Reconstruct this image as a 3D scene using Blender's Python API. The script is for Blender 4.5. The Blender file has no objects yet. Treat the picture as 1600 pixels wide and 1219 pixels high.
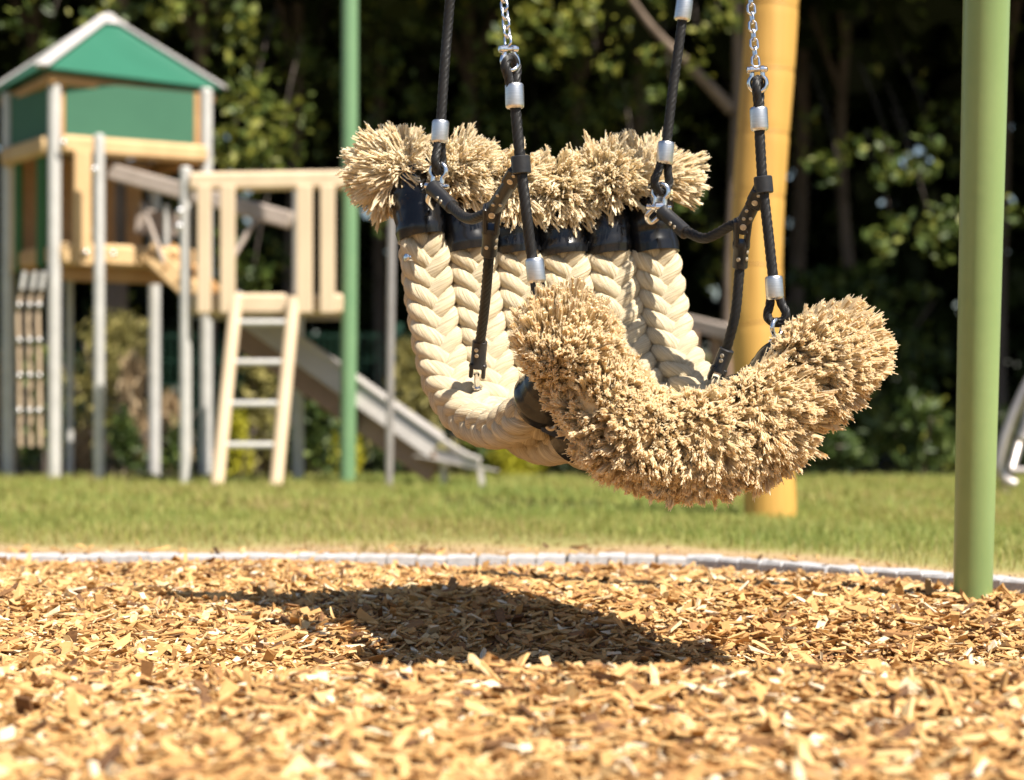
import bpy, math, random
import numpy as np
from math import sin, cos, pi, radians

rng = np.random.default_rng(7)
random.seed(7)
scene = bpy.context.scene
col = scene.collection

# ------------------------------------------------------------------ camera, sky, sun, exposure
CAM_H = 0.40
FPX = 3500.0                     # focal length in pixels of the 1600 px wide photograph
cam_d = bpy.data.cameras.new('camera')
cam = bpy.data.objects.new('camera', cam_d)
col.objects.link(cam)
cam.location = (0, 0, CAM_H)
cam.rotation_euler = (radians(90), 0, 0)
cam_d.sensor_width = 36.0
cam_d.lens = 36.0 * FPX / 1600.0
cam_d.shift_y = 40.5 / 1600.0
cam_d.clip_start = 0.05
cam_d.clip_end = 600
cam_d.dof.use_dof = True
cam_d.dof.focus_distance = 4.32
cam_d.dof.aperture_fstop = 3.2
scene.camera = cam

SUN_EL = radians(55)
SUN_AZ = radians(137)            # clockwise from +Y (the view direction)
world = bpy.data.worlds.new('World')
scene.world = world
world.use_nodes = True
wn = world.node_tree
bg = wn.nodes['Background']
sky = wn.nodes.new('ShaderNodeTexSky')
sky.sky_type = 'NISHITA'
sky.sun_disc = False
sky.sun_elevation = SUN_EL
sky.sun_rotation = SUN_AZ
wn.links.new(sky.outputs['Color'], bg.inputs['Color'])
bg.inputs['Strength'].default_value = 0.055

sun_d = bpy.data.lights.new('sun', 'SUN')
sun_d.energy = 5.0
sun_d.angle = radians(0.53)
sun_d.color = (1.0, 0.93, 0.82)
sun = bpy.data.objects.new('sun', sun_d)
col.objects.link(sun)
sun.location = (6, -3, 9)
from mathutils import Vector
SUN_DIR = Vector((sin(SUN_AZ) * cos(SUN_EL), cos(SUN_AZ) * cos(SUN_EL), sin(SUN_EL)))
sun.rotation_euler = (-SUN_DIR).to_track_quat('-Z', 'Y').to_euler()

scene.view_settings.view_transform = 'Standard'
scene.view_settings.look = 'None'
scene.view_settings.exposure = 1.2
scene.view_settings.gamma = 1.0
scene.view_settings.use_curve_mapping = False
scene.cycles.max_bounces = 6
scene.cycles.diffuse_bounces = 4
scene.cycles.use_denoising = True
scene.cycles_curves.shape = 'THICK'
scene.cycles_curves.subdivisions = 2


def P(px, py, Y):
    """world point at depth Y seen at a pixel of the 1600 x 1219 photograph"""
    return np.array(((px - 800.0) / FPX * Y, Y, CAM_H - (py - 650.0) / FPX * Y))


# ------------------------------------------------------------------ materials
def new_mat(name):
    m = bpy.data.materials.new(name)
    m.use_nodes = True
    nt = m.node_tree
    b = nt.nodes['Principled BSDF']
    return m, nt, b


def N(nt, kind, **kw):
    n = nt.nodes.new(kind)
    for k, v in kw.items():
        if k in n.inputs.keys():
            n.inputs[k].default_value = v
        else:
            setattr(n, k, v)
    return n


def ramp(nt, src, stops):
    r = nt.nodes.new('ShaderNodeValToRGB')
    e = r.color_ramp.elements
    while len(e) < len(stops):
        e.new(0.5)
    for k, (p, c) in enumerate(stops):
        e[k].position = p
        e[k].color = (*c, 1)
    nt.links.new(src, r.inputs['Fac'])
    return r


def mat_noise(name, c1, c2, rough=0.6, scale=20, metal=0.0, bump=0.0, bscale=None, stretch=(1, 1, 1), spec=0.5, coat=0.0):
    m, nt, b = new_mat(name)
    tc = N(nt, 'ShaderNodeTexCoord')
    mp = N(nt, 'ShaderNodeMapping')
    mp.inputs['Scale'].default_value = stretch
    nt.links.new(tc.outputs['Object'], mp.inputs['Vector'])
    n = N(nt, 'ShaderNodeTexNoise', Scale=scale, Detail=6.0, Roughness=0.6)
    nt.links.new(mp.outputs[0], n.inputs['Vector'])
    r = ramp(nt, n.outputs['Fac'], [(0.3, c1), (0.7, c2)])
    nt.links.new(r.outputs[0], b.inputs['Base Color'])
    b.inputs['Roughness'].default_value = rough
    b.inputs['Metallic'].default_value = metal
    b.inputs['Specular IOR Level'].default_value = spec
    b.inputs['Coat Weight'].default_value = coat
    if bump:
        n2 = N(nt, 'ShaderNodeTexNoise', Scale=bscale or scale * 3, Detail=4.0)
        nt.links.new(mp.outputs[0], n2.inputs['Vector'])
        bp = N(nt, 'ShaderNodeBump', Strength=bump, Distance=0.004)
        nt.links.new(n2.outputs['Fac'], bp.inputs['Height'])
        nt.links.new(bp.outputs[0], b.inputs['Normal'])
    return m


def mat_tint(name, stops, rough=0.8, spec=0.3, noise=0.0, nscale=60, trans=0.0, bump=0.0):
    """colour from a per-vertex 'tint' value (which piece it is), plus fine grain"""
    m, nt, b = new_mat(name)
    at = N(nt, 'ShaderNodeAttribute', attribute_name='tint')
    src = at.outputs['Fac']
    if noise:
        tc = N(nt, 'ShaderNodeTexCoord')
        n = N(nt, 'ShaderNodeTexNoise', Scale=nscale, Detail=3.0)
        nt.links.new(tc.outputs['Object'], n.inputs['Vector'])
        ma = N(nt, 'ShaderNodeMath', operation='MULTIPLY_ADD')
        nt.links.new(n.outputs['Fac'], ma.inputs[0])
        ma.inputs[1].default_value = noise
        ad = N(nt, 'ShaderNodeMath', operation='ADD')
        ad.inputs[1].default_value = -noise * 0.5
        nt.links.new(at.outputs['Fac'], ad.inputs[0])
        nt.links.new(ad.outputs[0], ma.inputs[2])
        src = ma.outputs[0]
        if bump:
            bp = N(nt, 'ShaderNodeBump', Strength=bump, Distance=0.002)
            nt.links.new(n.outputs['Fac'], bp.inputs['Height'])
            nt.links.new(bp.outputs[0], b.inputs['Normal'])
    r = ramp(nt, src, stops)
    nt.links.new(r.outputs[0], b.inputs['Base Color'])
    b.inputs['Roughness'].default_value = rough
    b.inputs['Specular IOR Level'].default_value = spec
    if trans:
        tr = N(nt, 'ShaderNodeBsdfTranslucent')
        nt.links.new(r.outputs[0], tr.inputs['Color'])
        mx = N(nt, 'ShaderNodeMixShader', Fac=trans)
        nt.links.new(b.outputs[0], mx.inputs[1])
        nt.links.new(tr.outputs[0], mx.inputs[2])
        nt.links.new(mx.outputs[0], nt.nodes['Material Output'].inputs['Surface'])
    return m


def mat_fibre(name, c1, c2, around=40.0, twist=8.0, rough=0.75, bump=0.6, spec=0.3, dist=0.002, sheen=0.0):
    """yarns running along a swept tube: bands across UV.x, slanted with UV.y"""
    m, nt, b = new_mat(name)
    uv = N(nt, 'ShaderNodeUVMap')
    sp = N(nt, 'ShaderNodeSeparateXYZ')
    nt.links.new(uv.outputs[0], sp.inputs[0])
    ny = N(nt, 'ShaderNodeTexNoise', Scale=9.0, Detail=2.0)
    nt.links.new(uv.outputs[0], ny.inputs['Vector'])
    a = N(nt, 'ShaderNodeMath', operation='MULTIPLY')
    a.inputs[1].default_value = around
    nt.links.new(sp.outputs['X'], a.inputs[0])
    c = N(nt, 'ShaderNodeMath', operation='MULTIPLY_ADD')
    c.inputs[1].default_value = twist
    nt.links.new(sp.outputs['Y'], c.inputs[0])
    nt.links.new(a.outputs[0], c.inputs[2])
    d = N(nt, 'ShaderNodeMath', operation='MULTIPLY_ADD')
    d.inputs[1].default_value = 0.9
    nt.links.new(ny.outputs['Fac'], d.inputs[0])
    nt.links.new(c.outputs[0], d.inputs[2])
    # irregular yarns: noise sampled in (band, slow length)
    cb = N(nt, 'ShaderNodeCombineXYZ')
    nt.links.new(d.outputs[0], cb.inputs['X'])
    sl = N(nt, 'ShaderNodeMath', operation='MULTIPLY')
    sl.inputs[1].default_value = 3.0
    nt.links.new(sp.outputs['Y'], sl.inputs[0])
    nt.links.new(sl.outputs[0], cb.inputs['Y'])
    nz = N(nt, 'ShaderNodeTexNoise', Scale=1.6, Detail=3.0, Roughness=0.65)
    nt.links.new(cb.outputs[0], nz.inputs['Vector'])
    r = ramp(nt, nz.outputs['Fac'], [(0.3, c1), (0.65, c2)])
    nt.links.new(r.outputs[0], b.inputs['Base Color'])
    bp = N(nt, 'ShaderNodeBump', Strength=bump, Distance=dist)
    nt.links.new(nz.outputs['Fac'], bp.inputs['Height'])
    nt.links.new(bp.outputs[0], b.inputs['Normal'])
    b.inputs['Roughness'].default_value = rough
    b.inputs['Specular IOR Level'].default_value = spec
    b.inputs['Sheen Weight'].default_value = sheen
    return m


M = {}
M['rope'] = mat_fibre('natural_rope_fibre', (0.44, 0.32, 0.165), (0.79, 0.68, 0.48), around=44, twist=230.0, bump=1.0, dist=0.006, rough=0.7, sheen=0.1)
M['black_rope'] = mat_fibre('black_cable', (0.003, 0.003, 0.003), (0.020, 0.019, 0.019), around=30, twist=500.0, bump=0.8, rough=0.42, dist=0.001)
M['fringe'] = mat_tint('frayed_fibre', [(0.0, (0.66, 0.48, 0.26)), (0.35, (0.82, 0.64, 0.39)), (0.7, (0.88, 0.73, 0.48)), (1.0, (0.90, 0.80, 0.60))], rough=0.85, spec=0.2, trans=0.5)
M['fringe_pale'] = mat_tint('pale_frayed_fibre', [(0.0, (0.74, 0.58, 0.36)), (0.35, (0.86, 0.72, 0.49)), (0.7, (0.90, 0.80, 0.60)), (1.0, (0.92, 0.85, 0.69))], rough=0.85, spec=0.2, trans=0.5)
M['fringe_core'] = mat_noise('packed_yarn', (0.55, 0.40, 0.21), (0.78, 0.62, 0.39), rough=0.9, scale=120, bump=1.0, bscale=160, spec=0.1)
M['sleeve'] = mat_noise('black_shrink_sleeve', (0.006, 0.006, 0.007), (0.011, 0.011, 0.012), rough=0.22, scale=14, bump=0.05, bscale=20, spec=0.45)
M['black_metal'] = mat_noise('black_coated_metal', (0.010, 0.010, 0.011), (0.02, 0.019, 0.019), rough=0.38, scale=60, bump=0.1)
M['alu'] = mat_noise('brushed_aluminium', (0.55, 0.55, 0.56), (0.72, 0.72, 0.73), rough=0.36, metal=1.0, scale=30, stretch=(1, 1, 12))
M['chrome'] = mat_noise('polished_steel', (0.62, 0.62, 0.64), (0.8, 0.8, 0.82), rough=0.16, metal=1.0, scale=25)
M['rivet'] = mat_noise('dull_rivet_metal', (0.45, 0.38, 0.28), (0.6, 0.53, 0.42), rough=0.4, metal=0.7, scale=200)
M['green_paint'] = mat_noise('green_pole_paint', (0.174, 0.260, 0.099), (0.221, 0.308, 0.123), rough=0.38, scale=3, bump=0.06, bscale=30, coat=0.15)
M['far_green'] = mat_noise('far_green_paint', (0.117, 0.221, 0.113), (0.144, 0.248, 0.126), rough=0.4, scale=4)
M['steel'] = mat_noise('galvanised_steel', (0.405, 0.396, 0.377), (0.515, 0.501, 0.478), rough=0.5, metal=0.15, scale=8)
M['steel_pink'] = mat_noise('stainless_tube', (0.340, 0.306, 0.297), (0.425, 0.391, 0.374), rough=0.4, metal=0.6, scale=8)
M['slide'] = mat_noise('slide_sheet_steel', (0.425, 0.391, 0.365), (0.493, 0.459, 0.425), rough=0.5, metal=0.2, scale=6)
M['brown'] = mat_noise('slide_brown_underside', (0.20, 0.125, 0.08), (0.26, 0.165, 0.105), rough=0.7, scale=8)
M['timber'] = mat_noise('larch_timber', (0.440, 0.277, 0.128), (0.546, 0.378, 0.194), rough=0.7, scale=7, stretch=(1, 1, 0.25), bump=0.2)
M['pale_timber'] = mat_noise('pale_planed_timber', (0.479, 0.361, 0.244), (0.571, 0.445, 0.302), rough=0.7, scale=7, stretch=(1, 1, 0.25), bump=0.2)
M['orange_timber'] = mat_noise('orange_timber', (0.36, 0.19, 0.075), (0.46, 0.27, 0.11), rough=0.7, scale=7, bump=0.2)
M['grey_timber'] = mat_noise('weathered_timber', (0.26, 0.215, 0.18), (0.36, 0.30, 0.26), rough=0.8, scale=9, bump=0.2)
M['post_wood'] = mat_noise('honey_post_wood', (0.387, 0.203, 0.038), (0.540, 0.315, 0.077), rough=0.55, scale=5, stretch=(5, 5, 0.25), bump=0.25, bscale=20)
M['post_ring'] = mat_noise('post_groove_wood', (0.297, 0.149, 0.032), (0.360, 0.189, 0.045), rough=0.6, scale=12)
M['roof_green'] = mat_noise('roof_green_sheet', (0.023, 0.115, 0.072), (0.026, 0.128, 0.081), rough=0.4, scale=3)
M['panel_green'] = mat_noise('panel_green_sheet', (0.043, 0.119, 0.075), (0.048, 0.132, 0.082), rough=0.6, scale=3, spec=0.15)
M['board_green'] = mat_noise('dark_green_board', (0.03, 0.10, 0.03), (0.04, 0.125, 0.04), rough=0.65, scale=4, spec=0.15)
M['trim'] = mat_noise('roof_trim_grey', (0.425, 0.399, 0.391), (0.493, 0.468, 0.459), rough=0.5, scale=5)
M['net_rope'] = mat_noise('tan_net_rope', (0.38, 0.28, 0.19), (0.48, 0.37, 0.26), rough=0.8, scale=60)
M['stone'] = mat_noise('granite_sett', (0.277, 0.273, 0.277), (0.420, 0.412, 0.420), rough=0.75, scale=45, bump=0.5, bscale=80)
M['bark'] = mat_noise('tree_bark', (0.06, 0.045, 0.035), (0.15, 0.12, 0.10), rough=0.9, scale=9, stretch=(1, 1, 0.3), bump=0.8)
M['bark_warm'] = mat_noise('pine_bark', (0.10, 0.07, 0.05), (0.22, 0.165, 0.125), rough=0.9, scale=9, stretch=(1, 1, 0.3), bump=0.8)
M['wire'] = mat_noise('green_wire', (0.012, 0.05, 0.03), (0.018, 0.065, 0.04), rough=0.5, scale=10)
M['soil'] = mat_noise('forest_soil', (0.055, 0.04, 0.025), (0.12, 0.09, 0.055), rough=0.95, scale=3, bump=0.5)
M['chips'] = mat_tint('wood_chip', [(0.0, (0.085, 0.04, 0.018)), (0.14, (0.22, 0.11, 0.042)), (0.35, (0.385, 0.205, 0.072)), (0.62, (0.485, 0.29, 0.112)), (0.85, (0.535, 0.375, 0.18)), (1.0, (0.66, 0.56, 0.41))],
                      rough=0.75, spec=0.3, noise=0.26, nscale=140, bump=0.35)
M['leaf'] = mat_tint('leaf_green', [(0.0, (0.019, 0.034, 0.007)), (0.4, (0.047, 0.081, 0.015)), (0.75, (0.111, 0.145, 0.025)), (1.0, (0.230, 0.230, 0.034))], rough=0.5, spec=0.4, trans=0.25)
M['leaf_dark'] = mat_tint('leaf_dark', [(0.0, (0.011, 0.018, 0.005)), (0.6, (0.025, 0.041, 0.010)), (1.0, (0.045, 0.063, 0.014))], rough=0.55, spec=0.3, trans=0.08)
M['leaf_yellow'] = mat_tint('leaf_yellow', [(0.0, (0.180, 0.190, 0.014)), (0.5, (0.361, 0.342, 0.021)), (1.0, (0.494, 0.446, 0.038))], rough=0.5, trans=0.3)
M['leaf_olive'] = mat_tint('leaf_olive', [(0.0, (0.09, 0.09, 0.025)), (0.5, (0.24, 0.21, 0.06)), (1.0, (0.40, 0.34, 0.13))], rough=0.6, trans=0.2)
M['straw'] = mat_tint('dry_straw', [(0.0, (0.237, 0.152, 0.076)), (0.5, (0.399, 0.285, 0.162)), (1.0, (0.522, 0.408, 0.266))], rough=0.8, trans=0.2)
M['flower'] = mat_tint('orange_flower', [(0.0, (0.35, 0.10, 0.04)), (1.0, (0.5, 0.17, 0.07))], rough=0.7, trans=0.2)
M['grass'] = mat_tint('grass_blade', [(0.0, (0.340, 0.246, 0.111)), (0.28, (0.272, 0.230, 0.076)), (0.45, (0.289, 0.289, 0.076)), (0.75, (0.212, 0.255, 0.060)), (1.0, (0.145, 0.200, 0.043))], rough=0.6, trans=0.35)


# ------------------------------------------------------------------ mesh helpers
class MB:
    def __init__(self):
        self.v, self.f, self.uv = [], [], []
        self.n = 0

    def add(self, verts, faces, uvs=None):
        base = self.n
        self.v.extend([tuple(map(float, p)) for p in verts])
        self.n += len(verts)
        for k, fc in enumerate(faces):
            self.f.append(tuple(base + i for i in fc))
            self.uv.append(uvs[k] if uvs is not None else [(0, 0)] * len(fc))
        return self

    def box(self, c, size, rz=0.0, bevel=0.0):
        """axis box turned about z, with chamfered long edges when bevel is given"""
        hx, hy, hz = [s / 2 for s in size]
        return self.beam(np.array(c) - np.array((0, 0, hz)), np.array(c) + np.array((0, 0, hz)), 2 * hx, 2 * hy, (cos(rz), sin(rz), 0), bevel)

    def beam(self, a, b, w, h, side=None, bevel=0.004):
        a, b = np.array(a, float), np.array(b, float)
        t = b - a
        L = np.linalg.norm(t)
        t /= L
        if side is None:
            side = np.cross(t, (0, 0, 1.0))
            if np.linalg.norm(side) < 1e-4:
                side = np.array((1.0, 0, 0))
        s = np.array(side, float)
        s -= t * s.dot(t)
        s /= np.linalg.norm(s)
        u = np.cross(s, t)
        bv = min(bevel, w * 0.3, h * 0.3)
        def ring(c, ins):
            ww, hh = w / 2 - ins, h / 2 - ins
            q = bv if bv > 0 else 0
            pts = [(-ww + q, -hh), (ww - q, -hh), (ww, -hh + q), (ww, hh - q), (ww - q, hh), (-ww + q, hh), (-ww, hh - q), (-ww, -hh + q)]
            return [c + s * x + u * y for x, y in pts]
        e = min(bv, L * 0.2)
        rings = [ring(a, e), ring(a + t * e, 0), ring(b - t * e, 0), ring(b, e)]
        V = [p for r in rings for p in r]
        F = []
        for k in range(3):
            for i in range(8):
                j = (i + 1) % 8
                F.append((k * 8 + i, k * 8 + j, k * 8 + 8 + j, k * 8 + 8 + i))
        F.append(tuple(reversed(range(8))))
        F.append(tuple(range(24, 32)))
        return self.add(V, F)

    def tube(self, path, r, sides=12, up=None, twist=0.0, lobes=0, amp=0.0, caps=True, closed=False, ell=1.0):
        V, F, UV = sweep(path, r, sides, up, twist, lobes, amp, caps, closed, ell)
        return self.add(V, F, UV)

    def lathe(self, a, axis, prof, sides=24):
        """profile of (distance along axis, radius)"""
        a = np.array(a, float)
        ax = np.array(axis, float)
        ax /= np.linalg.norm(ax)
        s = np.cross(ax, (0.3, 1, 0.2))
        s /= np.linalg.norm(s)
        u = np.cross(ax, s)
        V, F, UV = [], [], []
        for d, r in prof:
            for i in range(sides):
                t = 2 * pi * i / sides
                V.append(a + ax * d + (s * cos(t) + u * sin(t)) * r)
        for k in range(len(prof) - 1):
            for i in range(sides):
                j = (i + 1) % sides
                F.append((k * sides + i, k * sides + j, (k + 1) * sides + j, (k + 1) * sides + i))
                UV.append([(i / sides, k), ((i + 1) / sides, k), ((i + 1) / sides, k + 1), (i / sides, k + 1)])
        F.append(tuple(reversed(range(sides))))
        UV.append([(0, 0)] * sides)
        n = (len(prof) - 1) * sides
        F.append(tuple(range(n, n + sides)))
        UV.append([(0, 0)] * sides)
        return self.add(V, F, UV)

    def sphere(self, c, r, sides=12, rings=8, scale=(1, 1, 1)):
        prof = []
        V, F = [], []
        c = np.array(c, float)
        for k in range(rings + 1):
            a = pi * k / rings
            for i in range(sides):
                t = 2 * pi * i / sides
                V.append(c + np.array((sin(a) * cos(t) * scale[0], sin(a) * sin(t) * scale[1], cos(a) * scale[2])) * r)
        for k in range(rings):
            for i in range(sides):
                j = (i + 1) % sides
                F.append((k * sides + i, (k + 1) * sides + i, (k + 1) * sides + j, k * sides + j))
        return self.add(V, F)

    def mesh(self, name, material, smooth=True):
        me = bpy.data.meshes.new(name)
        me.from_pydata(self.v, [], self.f)
        uvl = me.uv_layers.new(name='UVMap')
        flat = [c for face in self.uv for p in face for c in p]
        if len(flat) == len(uvl.data) * 2:
            uvl.data.foreach_set('uv', flat)
        me.materials.append(material)
        if smooth:
            me.polygons.foreach_set('use_smooth', [True] * len(me.polygons))
            try:
                me.set_sharp_from_angle(angle=radians(40))
            except Exception:
                pass
        me.update()
        return me

    def build(self, name, material, parent=None, smooth=True, origin=None):
        """link as one object; vertices are world coordinates, re-centred on the object's origin"""
        v = np.array(self.v)
        if origin is None:
            origin = (v.min(0) + v.max(0)) / 2
        origin = np.array(origin, float)
        self.v = [tuple(p) for p in (v - origin)]
        me = self.mesh(name, material, smooth)
        return link(name, me, origin, parent)


def world_loc(o):
    p = np.zeros(3)
    while o is not None:
        p += np.array(o.location)
        o = o.parent
    return p


def link(name, data, loc, parent=None):
    o = bpy.data.objects.new(name, data)
    col.objects.link(o)
    if parent is not None:
        o.parent = parent
        o.location = np.array(loc) - world_loc(parent)
    else:
        o.location = loc
    return o


def empty(name, loc, parent=None):
    o = link(name, None, loc, parent)
    o.empty_display_size = 0.1
    return o


def tag(o, label=None, cat=None, group=None, kind=None):
    if label: o['label'] = label
    if cat: o['category'] = cat
    if group: o['group'] = group
    if kind: o['kind'] = kind
    return o


def resample(pts, n):
    """Catmull-Rom through control points, n evenly spaced samples"""
    p = np.array(pts, float)
    if len(p) == 2:
        t = np.linspace(0, 1, n)[:, None]
        return p[0] * (1 - t) + p[1] * t
    q = np.vstack([2 * p[0] - p[1], p, 2 * p[-1] - p[-2]])
    out = []
    for i in range(1, len(q) - 2):
        t = np.linspace(0, 1, 40, endpoint=False)[:, None]
        a, b, c, d = q[i - 1], q[i], q[i + 1], q[i + 2]
        out.append(0.5 * ((2 * b) + (-a + c) * t + (2 * a - 5 * b + 4 * c - d) * t ** 2 + (-a + 3 * b - 3 * c + d) * t ** 3))
    out = np.vstack(out + [p[-1:]])
    s = np.concatenate([[0], np.cumsum(np.linalg.norm(np.diff(out, axis=0), axis=1))])
    u = np.linspace(0, s[-1], n)
    return np.stack([np.interp(u, s, out[:, k]) for k in range(3)], 1)


def frames(path, up=None, closed=False):
    p = np.array(path, float)
    if closed:
        t = np.roll(p, -1, 0) - np.roll(p, 1, 0)
    else:
        t = np.gradient(p, axis=0)
    t /= np.linalg.norm(t, axis=1)[:, None]
    S = np.zeros_like(p)
    if up is None:
        ref = np.array((0, 0, 1.0)) if abs(t[0][2]) < 0.9 else np.array((1.0, 0, 0))
    else:
        ref = np.array(up, float)
    s = np.cross(t[0], ref)
    s /= np.linalg.norm(s)
    for i in range(len(p)):
        s = s - t[i] * s.dot(t[i])
        s /= np.linalg.norm(s)
        S[i] = s
    U = np.cross(S, t)
    return t, S, U


def sweep(path, r, sides=12, up=None, twist=0.0, lobes=0, amp=0.0, caps=True, closed=False, ell=1.0):
    p = np.array(path, float)
    n = len(p)
    r = np.broadcast_to(np.array(r, float), (n,))
    t, S, U = frames(p, up, closed)
    s = np.concatenate([[0], np.cumsum(np.linalg.norm(np.diff(p, axis=0), axis=1))])
    V = np.zeros((n, sides, 3))
    for i in range(sides):
        a = 2 * pi * i / sides
        rr = r * (1 + amp * np.abs(np.cos(lobes * 0.5 * (a + twist * s))) if lobes else r * 0 + 1)
        V[:, i] = p + S * (np.cos(a) * rr)[:, None] + U * (np.sin(a) * rr * ell)[:, None]
    F, UV = [], []
    m = n if closed else n - 1
    for k in range(m):
        k2 = (k + 1) % n
        for i in range(sides):
            j = (i + 1) % sides
            F.append((k * sides + i, k2 * sides + i, k2 * sides + j, k * sides + j)[::-1])
            s2 = s[k2] if k2 else s[k] * (1 + 1 / n)
            UV.append([(i / sides, s[k]), (i / sides, s2), ((i + 1) / sides, s2), ((i + 1) / sides, s[k])][::-1])
    if caps and not closed:
        F.append(tuple(range(sides)))
        UV.append([(0, 0)] * sides)
        F.append(tuple(reversed(range((n - 1) * sides, n * sides))))
        UV.append([(0, 0)] * sides)
    return V.reshape(-1, 3), F, UV


def fast_mesh(name, V, faces, material, tint=None, smooth=False):
    """faces: list of integer arrays (k x 3 or k x 4)"""
    me = bpy.data.meshes.new(name)
    V = np.asarray(V, np.float32)
    me.vertices.add(len(V))
    me.vertices.foreach_set('co', V.ravel())
    loops = np.concatenate([f.ravel() for f in faces]).astype(np.int32)
    sizes = np.concatenate([np.full(len(f), f.shape[1]) for f in faces])
    starts = np.concatenate([[0], np.cumsum(sizes)[:-1]]).astype(np.int32)
    me.loops.add(len(loops))
    me.loops.foreach_set('vertex_index', loops)
    me.polygons.add(len(sizes))
    me.polygons.foreach_set('loop_start', starts)
    me.polygons.foreach_set('use_smooth', np.full(len(sizes), smooth, bool))
    me.update(calc_edges=True)
    if tint is not None:
        a = me.attributes.new('tint', 'FLOAT', 'POINT')
        a.data.foreach_set('value', np.asarray(tint, np.float32))
    me.materials.append(material)
    return me


def smoothstep(a, b, x):
    t = np.clip((x - a) / (b - a), 0, 1)
    return t * t * (3 - 2 * t)


# ------------------------------------------------------------------ the ground
KERB_A = np.array((-2.6, 6.52))
KERB_C = np.array((0.50, 6.40))      # the corner
KERB_B = np.array((2.9, 3.25))


def kerb_y(x):
    """depth of the kerb's near face at a given x"""
    x = np.asarray(x, float)
    y1 = KERB_A[1] + (KERB_C[1] - KERB_A[1]) * (x - KERB_A[0]) / (KERB_C[0] - KERB_A[0])
    y2 = KERB_C[1] + (KERB_B[1] - KERB_C[1]) * (x - KERB_C[0]) / (KERB_B[0] - KERB_C[0])
    return np.where(x < KERB_C[0], y1, y2)


def bed_z(x, y):
    """height of the wood chip surface: a pit scuffed out below the swing, a ridge in front of it"""
    x = np.asarray(x, float); y = np.asarray(y, float)
    ctr = 4.18 + 0.0 * x
    lat = np.exp(-((x - 0.28) / 0.85) ** 2)
    front = smoothstep(3.42, 4.08, y)
    back = 1 - smoothstep(4.2, 5.15, y)
    pit = -0.135 * lat * front * back
    ridge = 0.022 * np.exp(-((y - 3.38) / 0.22) ** 2) * (0.6 + 0.4 * np.sin(2.3 * x + 0.6))
    und = 0.008 * np.sin(3.1 * x + 1.2 * y) * np.sin(2.7 * y + 0.8) + 0.005 * np.sin(7.1 * x - 3.0 * y)
    near = -0.02 * (1 - smoothstep(2.2, 3.3, y))
    far = -0.018 - 0.016 * smoothstep(0.45, 0.0, kerb_y(x) - y)
    foot = 0.012 * np.exp(-((x - 1.05) ** 2 + (y - 5.10) ** 2) / 0.012)
    return far + pit + ridge + und + near + foot


# far ground, one sheet out to the horizon
g = MB()
g.add([(-300, -60, -0.22), (300, -60, -0.22), (300, 420, -0.22), (-300, 420, -0.22)], [(0, 1, 2, 3)])
tag(g.build('ground', M['soil'], smooth=False, origin=(0, 0, -0.22)), kind='structure')

# wood chip bed: height field up to the kerb
nx, ny = 150, 150
xs = np.linspace(-2.6, 2.6, nx)
V = np.zeros((nx, ny, 3))
for i, x in enumerate(xs):
    y1 = float(kerb_y(x)) + 0.0
    ys = np.linspace(0.3, y1, ny)
    V[i, :, 0] = x
    V[i, :, 1] = ys
    V[i, :, 2] = bed_z(x, ys) - 0.006
idx = np.arange(nx * ny).reshape(nx, ny)
Fq = np.stack([idx[:-1, :-1], idx[1:, :-1], idx[1:, 1:], idx[:-1, 1:]], -1).reshape(-1, 4)
m, nt, b = new_mat('chip_bed_litter')
tc = N(nt, 'ShaderNodeTexCoord')
vo = N(nt, 'ShaderNodeTexVoronoi', Scale=70.0)
nt.links.new(tc.outputs['Object'], vo.inputs['Vector'])
sx = N(nt, 'ShaderNodeSeparateXYZ')
nt.links.new(vo.outputs['Color'], sx.inputs[0])
r = ramp(nt, sx.outputs[0], [(0.0, (0.16, 0.08, 0.03)), (0.5, (0.42, 0.24, 0.085)), (1.0, (0.6, 0.4, 0.18))])
nt.links.new(r.outputs[0], b.inputs['Base Color'])
b.inputs['Roughness'].default_value = 0.9
M['bed'] = m
tag(link('wood_chip_bed', fast_mesh('wood_chip_bed', V.reshape(-1, 3), [Fq], M['bed'], smooth=True), (0, 0, 0)), kind='structure')


def chip_batch(n, y0, y1, margin, big=1.0):
    """positions and frames of n wood chips lying on the bed"""
    y = np.sqrt(rng.uniform(y0 ** 2, y1 ** 2, n))
    half = 0.2286 * y + margin
    x = rng.uniform(-1, 1, n) * half
    ok = y < kerb_y(x) - 0.02
    x, y = x[ok], y[ok]
    return x, y


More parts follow.
